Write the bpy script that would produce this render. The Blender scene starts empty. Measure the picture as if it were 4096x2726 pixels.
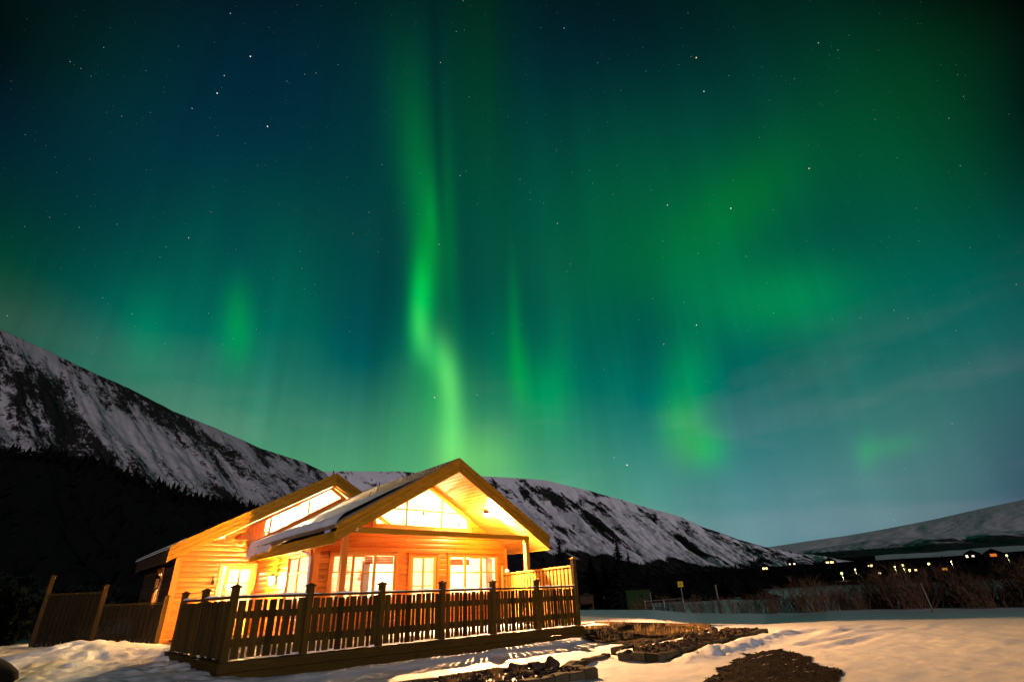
import bpy, math, random
import numpy as np
from mathutils import Vector, Matrix
random.seed(7); rng = np.random.default_rng(11)
R = math.radians
sc = bpy.context.scene
C = sc.collection

# ---------------------------------------------------------------- camera
CAM = (-2.888, -10.556, 0.816)
YAW, PITCH, ROLL = R(-42.556), R(26.49), R(-2.457)
cd = bpy.data.cameras.new('camera'); cam = bpy.data.objects.new('camera', cd); C.objects.link(cam)
cd.sensor_width = 36; cd.lens = 2036.36 / 4096 * 36; cd.clip_start = .05; cd.clip_end = 40000
_f = Vector((-math.sin(YAW) * math.cos(PITCH), math.cos(YAW) * math.cos(PITCH), math.sin(PITCH)))
_r = Vector((math.cos(YAW), math.sin(YAW), 0)); _u = _r.cross(_f)
r_ = _r * math.cos(ROLL) + _u * math.sin(ROLL); u_ = -_r * math.sin(ROLL) + _u * math.cos(ROLL)
cam.matrix_world = Matrix(((r_.x, u_.x, -_f.x, CAM[0]), (r_.y, u_.y, -_f.y, CAM[1]), (r_.z, u_.z, -_f.z, CAM[2]), (0, 0, 0, 1)))
sc.camera = cam
sc.render.engine = 'CYCLES'
sc.view_settings.view_transform = 'Standard'; sc.view_settings.look = 'None'
sc.view_settings.exposure = 0; sc.view_settings.gamma = 1
sc.cycles.use_denoising = True
sc.cycles.max_bounces = 8; sc.cycles.diffuse_bounces = 4; sc.cycles.transparent_max_bounces = 12
sc.cycles.sample_clamp_indirect = 6.0
sc.render.film_transparent = False

# ---------------------------------------------------------------- night sky with the aurora (function of azimuth and elevation)
SKY=[(0.089632,0.058342,-0.62057,0.092105,-0.098912,6.2825,0.0018046,0.0076909,0.013896),
(0.063199,0.042696,-1.2404,0.067988,-0.099148,5.8632,0.0013148,-0.0012652,0.0072213),
(0.044424,0.028448,-1.5187,0.04387,-0.10481,5.9648,-0.00055239,-0.0030045,-0.0018341),
(0.033307,0.012922,-1.3975,0.019753,-0.11515,6.7543,-0.0015545,-0.0011997,-0.0032552),
(0.029848,-0.0055922,-1.0064,-0.0043635,-0.11902,7.7539,-0.00035464,0.00044332,0.0025698),
(0.034045,-0.022358,-1.0971,-0.02848,-0.10843,8.5273,-0.00031271,0.0059005,-0.0019964),
(0.045901,-0.03551,-2.1886,-0.052597,-0.097181,9.8374,-0.00040614,0.0035222,0.0026669),
(0.065414,-0.048476,-4.2645,-0.076715,-0.092406,11.876,-4.8051e-05,-0.018562,-0.0042083),
(0.092585,-0.063592,-7.2862,-0.10083,-0.092997,14.38,0.00061217,0.0021978,-0.0034934),
(0.094203,0.051784,-0.25953,0.079332,-0.10004,5.3146,-0.0036551,-0.013655,-0.023746),
(0.067669,0.036468,-0.89326,0.05857,-0.096501,4.8642,-0.00098756,0.004916,-0.010931),
(0.048793,0.023072,-1.2319,0.037809,-0.096862,4.7815,0.0023461,0.007841,0.011377),
(0.037575,0.0098917,-1.3012,0.017047,-0.10044,5.1841,0.0025767,0.0075096,0.00845),
(0.034014,-0.0041843,-1.2791,-0.0037142,-0.10148,5.9074,-0.00039903,0.010144,0.0029695),
(0.03811,-0.017423,-1.661,-0.024476,-0.096288,6.7983,0.00010456,-0.012191,0.0041574),
(0.049864,-0.029329,-2.8438,-0.045237,-0.091465,8.1512,0.00071174,0.010556,-0.0015393),
(0.069276,-0.041994,-4.923,-0.065999,-0.091218,10.019,-0.0002353,0.013374,0.0069598),
(0.096346,-0.057061,-7.923,-0.086761,-0.095089,12.229,-0.00065881,-0.00075177,-0.00017316),
(0.098775,0.046699,0.00086679,0.066382,-0.10126,4.3778,0.0066552,-0.0051651,0.020285),
(0.072139,0.031757,-0.65952,0.048976,-0.094325,3.9283,0.00037455,0.021564,0.01766),
(0.053162,0.019181,-1.0636,0.031569,-0.090387,3.7382,-0.0035299,-0.016621,0.0095102),
(0.041842,0.007831,-1.2849,0.014163,-0.089253,3.9089,-0.0041068,0.015895,0.0080611),
(0.03818,-0.0032504,-1.5124,-0.0032425,-0.08848,4.4387,0.0030924,-0.009824,0.01353),
(0.042175,-0.013968,-2.1033,-0.020648,-0.086647,5.3036,0.00075103,0.012726,0.0087827),
(0.053827,-0.024741,-3.3745,-0.038055,-0.086604,6.5811,-0.00080287,0.0043254,0.013888),
(0.073138,-0.037023,-5.4735,-0.055461,-0.090268,8.2327,0.00065488,0.02223,0.0014735),
(0.10011,-0.051974,-8.468,-0.072867,-0.097216,10.129,-0.00019264,-0.043312,-0.0084188),
(0.10335,0.042983,0.17855,0.053254,-0.10338,3.4928,-0.010801,0.011517,-0.0075167),
(0.076609,0.0284,-0.5161,0.039203,-0.093553,3.081,0.0040877,-0.018291,-0.0055014),
(0.05753,0.016514,-0.984,0.025153,-0.086305,2.8538,0.0040382,0.022501,0.01372),
(0.046109,0.0064853,-1.323,0.011102,-0.081979,2.9022,0.0045764,0.0079588,0.0069611),
(0.042345,-0.002652,-1.7198,-0.0029484,-0.080068,3.291,-0.0070312,0.020642,0.016576),
(0.046239,-0.011673,-2.4584,-0.016999,-0.08031,4.0451,-0.0040103,0.07173,0.0032577),
(0.057791,-0.02155,-3.8074,-0.03105,-0.083661,5.1542,-0.00078922,0.0055586,0.01523),
(0.077,-0.033464,-5.9357,-0.0451,-0.090491,6.5385,0.0030265,0.039521,0.0013785),
(0.10387,-0.048277,-8.9366,-0.059151,-0.10015,8.0962,-0.00040005,-0.011381,-0.0032707),
(0.10792,0.040529,0.29194,0.039949,-0.10706,2.6636,0.0086424,0.026397,-0.005643),
(0.081079,0.026234,-0.44062,0.029253,-0.09492,2.3221,-0.0093142,-0.013905,0.0055831),
(0.061899,0.014852,-0.96746,0.018558,-0.085257,2.1125,-0.0068401,0.076663,0.033036),
(0.050376,0.0056795,-1.3972,0.0078631,-0.078854,2.11,0.003177,-0.0093338,0.01007),
(0.046511,-0.0022997,-1.9106,-0.0028319,-0.07626,2.39,0.0073367,0.034022,0.018382),
(0.050304,-0.010292,-2.7538,-0.013527,-0.07777,2.9856,0.014374,-0.011238,0.0069127),
(0.061754,-0.019564,-4.1686,-0.024222,-0.083423,3.8618,0.0047405,0.039796,0.015325),
(0.080862,-0.0312,-6.3302,-0.034917,-0.092665,4.9365,-0.012813,0.016719,0.033943),
(0.10763,-0.045897,-9.3458,-0.045612,-0.10458,6.1312,0.0024485,0.029258,0.029117),
(0.11249,0.039223,0.35887,0.026465,-0.11289,1.8788,0.025804,0.021687,0.026214),
(0.085549,0.025113,-0.41247,0.019126,-0.098998,1.6308,0.0055053,0.034373,0.027205),
(0.066267,0.01402,-0.99263,0.011786,-0.087688,1.4734,0.0052043,0.059085,0.040449),
(0.054643,0.0052903,-1.4939,0.0044466,-0.080028,1.4602,-0.019217,-0.046284,0.011059),
(0.050677,-0.0021331,-2.0911,-0.002893,-0.077068,1.6485,-0.0090587,0.053441,0.011938),
(0.054368,-0.0096356,-3.0114,-0.010233,-0.079331,2.0621,-0.026134,-0.03224,0.026836),
(0.065717,-0.018609,-4.4818,-0.017572,-0.086457,2.6686,-0.012166,0.049041,0.0084372),
(0.084724,-0.030105,-6.6777,-0.024912,-0.09742,3.4062,0.015904,0.031179,0.03132),
(0.11139,-0.044749,-9.7127,-0.032251,-0.11109,4.221,0.0071203,0.0052319,0.013548),
(0.11706,0.038956,0.39564,0.012805,-0.12133,1.116,0.0057571,0.0024996,0.0041718),
(0.090019,0.0249,-0.41378,0.0088206,-0.10623,0.97216,0.015793,0.025029,0.0087968),
(0.070636,0.013875,-1.0424,0.0048365,-0.093911,0.88153,0.045977,0.1211,0.052819),
(0.058911,0.0052286,-1.6031,0.0008524,-0.085595,0.87306,0.034578,0.13316,0.065459),
(0.054843,-0.0021099,-2.2661,-0.0031316,-0.082496,0.97578,0.037761,0.18095,0.051002),
(0.058433,-0.0095611,-3.2481,-0.0071157,-0.085188,1.199,0.010606,0.076761,0.081528),
(0.06968,-0.018532,-4.7671,-0.0111,-0.093174,1.5226,0.019013,0.042254,0.066207),
(0.088586,-0.030057,-6.997,-0.015084,-0.10526,1.9127,0.036176,0.075519,0.054231),
(0.11515,-0.044743,-10.054,-0.019068,-0.12021,2.3412,-0.023211,-0.042748,-0.0017463),
(0.12163,0.039625,0.4163,-0.0010337,-0.13279,0.34542,0.00016347,1.8535e-05,4.8276e-05),
(0.094489,0.025478,-0.42999,-0.0016622,-0.11695,0.30403,0.0019909,0.0025065,0.00038507),
(0.075004,0.014301,-1.1039,-0.0022908,-0.10415,0.27805,0.014528,0.042537,0.015144),
(0.063178,0.0054285,-1.7179,-0.0029193,-0.095617,0.27199,0.028446,0.093271,0.036412),
(0.059009,-0.0021998,-2.4387,-0.0035479,-0.092546,0.28772,0.046442,0.10222,0.040319),
(0.062498,-0.0099581,-3.4757,-0.0041765,-0.095464,0.32159,0.055852,0.074007,0.083653),
(0.073644,-0.0192,-5.0403,-0.004805,-0.10387,0.36586,0.050056,0.075188,0.10555),
(0.092448,-0.030938,-7.3039,-0.0054336,-0.11657,0.41347,0.024179,0.042432,0.051439),
(0.11891,-0.045785,-10.384,-0.0060622,-0.13235,0.46047,-0.010076,-0.027927,-0.0061849),
(0.21501,0.060316,-8.8927,0.030585,-0.21018,10.826,-0.00039946,0.0081459,0.0006077),
(0.24654,0.058914,-9.8543,0.026269,-0.18195,8.3731,0.00038249,0.036346,-0.0028123),
(0.32522,0.069129,-12.72,0.025875,-0.17776,7.1073,0.0001125,0.067222,-0.00042414),
(0.48819,0.073718,-18.157,0.022566,-0.19066,6.7341,-0.0010108,0.090312,0.0010833),
(0.44213,0.023708,-14.717,0.011862,-0.213,6.9443,0.0014967,0.083665,-0.011716),
(0.18718,0.0061299,-6.3228,0.0013208,-0.11419,2.1845,0.011476,0.078605,0.0044537),
(0.80594,0.012674,-25.312,0.0045873,-0.21074,6.2867,-0.0061475,0.42251,0.033301),
(0.79271,0.083676,-28.1,0.021812,-0.24441,6.8861,-0.00089691,0.063576,0.0051657),
(1.0006,0.20798,-37.027,0.061401,-0.36077,7.9611,0.040653,0.10286,0.020799),
(0.48559,0.30357,-23.601,0.13238,-0.25382,1.9927,0.0080137,0.23925,0.034203),
(0.79329,0.13616,-30.508,0.033695,-0.24124,4.1797,0.074659,0.25604,0.029314),
(0.4639,0.014785,-15.732,0.0032415,-0.24636,4.935,-0.0047925,0.080871,-0.0035802),
(0.64651,0.0099483,-22.928,-0.0012115,-0.24968,4.2649,0.029732,0.17671,0.025757),
(0.48652,0.0080491,-17.167,-0.0026246,-0.2551,3.6315,0.048756,0.13798,-0.00083818),
(0.26357,-0.0034677,-10.142,-0.0077593,-0.30555,4.3783,0.074641,0.1931,0.0041693),
(0.9871,0.068226,-36.696,0.0061356,-0.10038,3.5345,-0.0014364,0.046493,-0.0040691),
(1.221,0.15484,-46.856,0.0099697,-0.10703,4.4387,0.00020113,-0.022922,-0.0070155),
(1.1628,0.1176,-41.732,0.022348,-0.25678,9.5539,-0.00064277,0.07716,0.003393),
(0.32394,0.029767,-9.7479,0.010785,-0.12451,3.7103,4.6012e-05,0.00037401,-0.00088122),
(0.28879,0.030878,-7.765,0.012698,-0.1675,3.5307,-0.0035114,-0.016781,0.001885),
(0.17173,-0.00345,-6.4634,0.00067838,-0.084772,4.1272,0.0004012,0.016459,-0.011237),
(0.52708,0.12794,-9.1401,0.046823,-0.20057,5.6186,0.0010645,-0.028374,0.0032833),
(0.68094,0.15387,-11.453,0.04964,-0.24674,6.0154,0.0022852,0.12954,-0.012086),
(0.52965,0.070038,-7.5767,0.031847,-0.36424,8.379,-0.0065479,0.054346,0.00088333),
(0.48849,0.13688,-4.7284,0.059955,-0.24596,5.5019,-0.0049932,0.065575,0.015226),
(1.2587,-0.017107,-53.678,-0.001922,-0.18122,5.447,4.9952e-05,0.057294,0.0016299),
(0.83145,0.019474,-36.417,0.0049027,-0.24167,5.4025,-0.00045531,0.12847,-0.013056),
(0.34169,-0.02582,-15.232,-0.014676,-0.24369,5.5911,-0.0079101,0.11264,-0.0026301),
(0.52069,-0.020235,-21.11,-0.0057299,-0.18064,4.888,0.00010251,0.029373,-0.0013124),
(0.33091,-0.069891,-19.31,-0.041277,-0.25216,7.7641,0.0060417,0.13629,0.004192),
(0.40658,-0.0070865,-24.74,0.014288,-0.34934,4.7446,0.0069402,0.17876,-0.021836),
(0.53959,-0.11411,-32.715,-0.063058,-0.50062,10.392,-0.013542,0.1611,-0.03699),
(0.39407,-0.076587,-23.072,-0.046507,-0.39517,8.0348,0.018124,0.080528,-0.03191),
(1.1394,-0.35245,-83.884,-0.10339,-0.60135,14.213,-0.0066242,0.07449,-0.018443),
(0.47938,-0.064985,-37.105,0.061727,-1.0753,6.5838,-0.0029259,0.066743,-0.013926),
(0.13898,-0.023922,-9.7374,-0.038302,-0.27112,9.869,0.0018928,0.13396,0.0087069),
(0.12627,0.061965,-11.627,0.089825,-0.25159,2.6368,0.00076877,0.041212,-0.0087651),
(0.23412,-0.057173,-13.596,-0.035669,-0.16658,7.0301,0.0016639,0.033747,0.0050132),
(0.066567,0.032221,-5.4242,0.081381,-0.23811,2.9243,-0.00079197,0.0096719,-0.0051327),
(0.081339,0.033554,-8.4639,0.062763,-0.15776,0.54175,-0.00053095,-0.0016011,-0.006321),
(0.066617,0.042481,-5.4103,0.093108,-0.22346,2.5387,-0.0011684,0.0042427,-1.9604e-05),
(0.091232,0.0089884,-6.5397,0.012459,-0.1742,4.5761,-0.002791,0.032835,0.0060128),
(0.11895,-0.001629,-9.375,0.0029796,-0.15602,4.1878,0.001529,-0.03719,-0.0052253),
(0.21642,-0.025218,-10.218,-0.011405,-0.12072,3.8516,0.0014624,0.0282,0.0089988),
(0.4645,-0.071428,-24.196,-0.022046,-0.18407,5.2252,0.0043148,0.03355,0.0074909),
(0.74167,-0.071309,-34.205,-0.013917,-0.1813,4.9179,0.0025762,0.025363,-0.0029092),
(0.37297,0.064954,-8.1384,0.02121,-0.14054,3.4615,0.0012447,0.019774,0.0031843),
(0.364,0.094541,-4.5073,0.0421,-0.18573,4.2468,-0.0028064,0.0049277,0.001206)]

STARS=[(1.265,52.632,0.00088,(0.54,0.7,0.9)),(4.986,50.24,0.00114,(1.6,1.55,1.44)),(2.808,47.739,0.00088,(0.9,0.87,0.81)),(2.658,46.075,0.00114,(1.6,1.55,1.44)),(9.081,45.126,0.00114,(1.6,1.55,1.44)),(0.731,43.916,0.00088,(0.54,0.7,0.9)),(-2.65,48.084,0.00055,(0.33,0.43,0.55)),(10.063,49.604,0.00061,(0.33,0.43,0.55)),(-9.553,42.517,0.00061,(0.33,0.43,0.55)),(-10.852,35.865,0.00055,(0.33,0.43,0.55)),(-4.973,40.655,0.00061,(0.55,0.53,0.5)),(-2.809,42.015,0.00055,(0.33,0.43,0.55)),(32.344,54.956,0.00088,(0.9,0.68,0.45)),(24.452,44.652,0.00061,(0.55,0.53,0.5)),(35.849,44.478,0.00088,(0.54,0.7,0.9)),(33.057,37.17,0.00097,(0.54,0.7,0.9)),(4.261,32.817,0.00088,(0.9,0.87,0.81)),(2.56,31.389,0.00061,(0.33,0.43,0.55)),(2.327,30.348,0.00055,(0.33,0.43,0.55)),(-6.82,30.552,0.00055,(0.33,0.43,0.55)),(-8.074,29.173,0.00055,(0.33,0.43,0.55)),(7.945,26.378,0.00061,(0.33,0.43,0.55)),(16.954,30.642,0.00055,(0.55,0.53,0.5)),(21.685,37.231,0.00061,(0.55,0.53,0.5)),(7.101,42.928,0.00048,(0.33,0.43,0.55)),(73.063,50.741,0.00123,(1.6,1.2,0.8)),(72.722,47.697,0.00106,(0.96,1.25,1.6)),(54.218,57.285,0.00088,(0.54,0.7,0.9)),(86.678,46.431,0.00088,(0.54,0.7,0.9)),(71.794,36.288,0.00114,(1.6,1.55,1.44)),(64.578,38.558,0.00106,(0.96,1.25,1.6)),(80.903,37.023,0.00106,(1.6,1.2,0.8)),(76.084,34.687,0.00061,(0.33,0.43,0.55)),(64.812,25.613,0.00106,(1.6,1.55,1.44)),(60.528,29.352,0.00061,(0.55,0.53,0.5)),(63.985,28.237,0.00061,(0.33,0.43,0.55)),(49.665,39.034,0.00088,(0.9,0.87,0.81)),(55.096,43.927,0.00061,(0.33,0.43,0.55)),(55.27,42.606,0.00061,(0.33,0.43,0.55)),(46.091,41.825,0.00061,(0.55,0.53,0.5)),(59.047,43.803,0.00055,(0.33,0.43,0.55)),(79.676,44.249,0.00055,(0.55,0.41,0.28)),(58.85,53.668,0.00055,(0.55,0.53,0.5)),(65.841,51.507,0.00055,(0.33,0.43,0.55)),(93.27,35.389,0.00061,(0.55,0.53,0.5)),(94.963,36.312,0.00055,(0.55,0.53,0.5)),(83.753,21.096,0.00055,(0.55,0.53,0.5)),(77.936,22.921,0.00061,(0.55,0.53,0.5)),(80.239,22.282,0.00055,(0.55,0.53,0.5)),(73.194,28.071,0.00055,(0.33,0.43,0.55)),(60.775,24.269,0.00097,(0.9,0.68,0.45)),(54.632,12.039,0.00132,(1.6,1.55,1.44)),(53.341,12.922,0.00088,(0.9,0.87,0.81)),(38.133,20.562,0.00088,(0.9,0.87,0.81)),(33.114,20.276,0.00106,(1.6,1.55,1.44)),(64.406,19.591,0.00061,(0.55,0.53,0.5)),(35.237,14.754,0.00061,(0.55,0.53,0.5))]

W = bpy.data.worlds.new('World'); sc.world = W; W.use_nodes = True
nt = W.node_tree; nt.nodes.clear()
def N(t, **k):
    n = nt.nodes.new(t)
    for a, b in k.items(): setattr(n, a, b)
    return n
def L(a, b): nt.links.new(a, b)
def math_(op, a, b=None, c=None):
    n = N('ShaderNodeMath', operation=op)
    for i, v in enumerate((a, b, c)):
        if v is None: continue
        if isinstance(v, (int, float)): n.inputs[i].default_value = v
        else: L(v, n.inputs[i])
    return n.outputs[0]
tc = N('ShaderNodeTexCoord'); nrm = N('ShaderNodeVectorMath', operation='NORMALIZE'); L(tc.outputs['Generated'], nrm.inputs[0])
DIR = nrm.outputs[0]
sx = N('ShaderNodeSeparateXYZ'); L(DIR, sx.inputs[0])
az = math_('MULTIPLY', math_('ARCTAN2', sx.outputs[0], sx.outputs[1]), 180 / math.pi)
el = math_('MULTIPLY', math_('ARCSINE', sx.outputs[2]), 180 / math.pi)
# slight curtain streaks: the rays of the aurora waver a little in azimuth
cx_ = N('ShaderNodeCombineXYZ'); L(az, cx_.inputs[0]); L(el, cx_.inputs[1]); cx_.inputs[2].default_value = 1
AE = cx_.outputs[0]
acc = None
def after(v):
    # the same vector, evaluated after what has been summed so far (keeps the shader's working memory small)
    if acc is None: return v
    m = N('ShaderNodeVectorMath', operation='MULTIPLY_ADD'); L(acc, m.inputs[0]); m.inputs[1].default_value = (1e-12,) * 3; L(v, m.inputs[2]); return m.outputs[0]
for ri, row in enumerate(SKY):
    if ri % 6 == 0: AE = after(AE)
    d1 = N('ShaderNodeVectorMath', operation='DOT_PRODUCT'); L(AE, d1.inputs[0]); d1.inputs[1].default_value = row[0:3]
    d2 = N('ShaderNodeVectorMath', operation='DOT_PRODUCT'); L(AE, d2.inputs[0]); d2.inputs[1].default_value = row[3:6]
    q = math_('MULTIPLY_ADD', d1.outputs['Value'], d1.outputs['Value'], math_('MULTIPLY', d2.outputs['Value'], d2.outputs['Value']))
    g = math_('POWER', 1 / math.e, q)
    m = N('ShaderNodeVectorMath', operation='MULTIPLY_ADD')
    L(g, m.inputs[0]); m.inputs[1].default_value = row[6:9]
    if acc is None: m.inputs[2].default_value = (0, 0, 0)
    else: L(acc, m.inputs[2])
    acc = m.outputs[0]
# the rest of the sky, outside the part the photograph shows: an even faint green
dc = N('ShaderNodeVectorMath', operation='DOT_PRODUCT'); L(DIR, dc.inputs[0]); dc.inputs[1].default_value = (.55, .66, .51)
mr = N('ShaderNodeMapRange', interpolation_type='SMOOTHSTEP'); L(dc.outputs['Value'], mr.inputs[0])
mr.inputs[1].default_value = .1; mr.inputs[2].default_value = .5; mr.inputs[3].default_value = 1; mr.inputs[4].default_value = 0
m = N('ShaderNodeVectorMath', operation='MULTIPLY_ADD'); L(mr.outputs[0], m.inputs[0]); m.inputs[1].default_value = (.003, .018, .017); L(acc, m.inputs[2]); acc = m.outputs[0]
# streaky rays
ns = N('ShaderNodeTexNoise', noise_dimensions='2D'); mp = N('ShaderNodeMapping'); mp.inputs['Scale'].default_value = (.22, .018, 1)
L(AE, mp.inputs[0]); L(mp.outputs[0], ns.inputs['Vector']); ns.inputs['Scale'].default_value = 1; ns.inputs['Detail'].default_value = 3
st = math_('MULTIPLY_ADD', ns.outputs['Fac'], .26, .87)
ns2 = N('ShaderNodeTexNoise', noise_dimensions='2D'); mp2 = N('ShaderNodeMapping'); mp2.inputs['Scale'].default_value = (.36, .02, 1)
L(after(AE), mp2.inputs[0]); L(mp2.outputs[0], ns2.inputs['Vector']); ns2.inputs['Scale'].default_value = 1; ns2.inputs['Detail'].default_value = 4; ns2.inputs['Roughness'].default_value = .6
lowsky = N('ShaderNodeMapRange', interpolation_type='SMOOTHSTEP'); L(el, lowsky.inputs[0]); lowsky.inputs[1].default_value = 40; lowsky.inputs[2].default_value = 22; lowsky.inputs[3].default_value = .05; lowsky.inputs[4].default_value = .34
hor = N('ShaderNodeMapRange', interpolation_type='SMOOTHSTEP'); L(el, hor.inputs[0]); hor.inputs[1].default_value = 9; hor.inputs[2].default_value = 17
st = math_('MULTIPLY', st, math_('MULTIPLY_ADD', math_('SUBTRACT', ns2.outputs['Fac'], .5), math_('MULTIPLY', lowsky.outputs[0], hor.outputs[0]), 1.0))
# thin cloud low in the sky
ns3 = N('ShaderNodeTexNoise', noise_dimensions='2D'); mp3 = N('ShaderNodeMapping'); mp3.inputs['Scale'].default_value = (.045, .16, 1); mp3.inputs['Rotation'].default_value = (0, 0, .25)
L(after(AE), mp3.inputs[0]); L(mp3.outputs[0], ns3.inputs['Vector']); ns3.inputs['Scale'].default_value = 1; ns3.inputs['Detail'].default_value = 5
cl = N('ShaderNodeMapRange', interpolation_type='SMOOTHSTEP'); L(ns3.outputs['Fac'], cl.inputs[0]); cl.inputs[1].default_value = .46; cl.inputs[2].default_value = .68
clo = N('ShaderNodeMapRange', interpolation_type='SMOOTHSTEP'); L(el, clo.inputs[0]); clo.inputs[1].default_value = 27; clo.inputs[2].default_value = 12; clo.inputs[4].default_value = 1
clf = math_('MULTIPLY', cl.outputs[0], clo.outputs[0])
m = N('ShaderNodeVectorMath', operation='SCALE'); L(acc, m.inputs[0]); L(st, m.inputs['Scale']); acc = m.outputs[0]
m = N('ShaderNodeVectorMath', operation='MULTIPLY_ADD'); L(clf, m.inputs[0]); m.inputs[1].default_value = (.034, .016, .022); L(acc, m.inputs[2]); acc = m.outputs[0]
m = N('ShaderNodeVectorMath', operation='MAXIMUM'); L(acc, m.inputs[0]); m.inputs[1].default_value = (.0006, .002, .002); acc = m.outputs[0]
# faint stars of every size: cells in the sphere of directions
for scl, thr, amp in ((75, .042, .9), (170, .055, .55)):
    DIR = after(DIR)
    vo = N('ShaderNodeTexVoronoi'); L(DIR, vo.inputs['Vector']); vo.inputs['Scale'].default_value = scl
    mk = N('ShaderNodeMapRange'); L(vo.outputs['Distance'], mk.inputs[0]); mk.inputs[1].default_value = thr; mk.inputs[2].default_value = thr * .35; mk.inputs[3].default_value = 0; mk.inputs[4].default_value = 1
    sp = N('ShaderNodeSeparateColor'); L(vo.outputs['Color'], sp.inputs[0])
    br = math_('MULTIPLY', math_('MULTIPLY', math_('POWER', sp.outputs[0], 2.5), mk.outputs[0]), amp)
    tint = N('ShaderNodeMix', data_type='RGBA'); L(sp.outputs[1], tint.inputs[0]); tint.inputs[6].default_value = (1, .82, .6, 1); tint.inputs[7].default_value = (.7, .85, 1, 1)
    m = N('ShaderNodeVectorMath', operation='MULTIPLY_ADD'); L(tint.outputs[2], m.inputs[0]); L(br, m.inputs[1]); L(acc, m.inputs[2]); acc = m.outputs[0]
# the bright stars
DIR = after(DIR)
for si, (a, e, rad, col) in enumerate(STARS):
    if si % 8 == 0: DIR = after(DIR)
    d = (math.sin(R(a)) * math.cos(R(e)), math.cos(R(a)) * math.cos(R(e)), math.sin(R(e)))
    ds = N('ShaderNodeVectorMath', operation='DISTANCE'); L(DIR, ds.inputs[0]); ds.inputs[1].default_value = d
    on = math_('LESS_THAN', ds.outputs['Value'], rad * .74)
    m = N('ShaderNodeVectorMath', operation='MULTIPLY_ADD'); L(on, m.inputs[0]); m.inputs[1].default_value = tuple(c * .75 for c in col); L(acc, m.inputs[2]); acc = m.outputs[0]
bgn = N('ShaderNodeBackground'); L(acc, bgn.inputs[0]); bgn.inputs[1].default_value = 1.0
W.cycles.sampling_method = 'NONE'
wo = N('ShaderNodeOutputWorld'); L(bgn.outputs[0], wo.inputs[0])

# ---------------------------------------------------------------- the low moon, behind the photographer's left
MOON_AZ, MOON_EL = 203, 5.5
sd = bpy.data.lights.new('moon', 'SUN'); so = bpy.data.objects.new('moon', sd); C.objects.link(so)
sd.energy = 1.45; sd.angle = R(.5); sd.color = (1, .84, .95)
_d = Vector((math.sin(R(MOON_AZ)) * math.cos(R(MOON_EL)), math.cos(R(MOON_AZ)) * math.cos(R(MOON_EL)), math.sin(R(MOON_EL))))
so.rotation_euler = _d.to_track_quat('Z', 'Y').to_euler()

# ---------------------------------------------------------------- helpers
def tag(o, label, cat, group=None, kind=None):
    o['label'] = label; o['category'] = cat
    if group: o['group'] = group
    if kind: o['kind'] = kind
    return o
def setting(o, kind='structure', label=None, cat=None):
    o['kind'] = kind
    if label: o['label'] = label
    if cat: o['category'] = cat
    return o
def thing(name, label, cat, loc=(0, 0, 0), group=None):
    o = bpy.data.objects.new(name, None); C.objects.link(o); o.location = loc; o.empty_display_size = .2
    return tag(o, label, cat, group)
def world_loc(o):
    v = Vector(o.location)
    while o.parent: o = o.parent; v += Vector(o.location)
    return v
def dup(root, loc, rz=0, label=None, scale=None):
    r = root.copy(); C.objects.link(r); r.location = loc; r.rotation_euler = (0, 0, rz)
    if scale: r.scale = scale
    if label: r['label'] = label
    for ch in list(root.children):
        c = ch.copy(); C.objects.link(c); c.parent = r
        for g in ch.children:
            d = g.copy(); C.objects.link(d); d.parent = c
    return r
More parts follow.
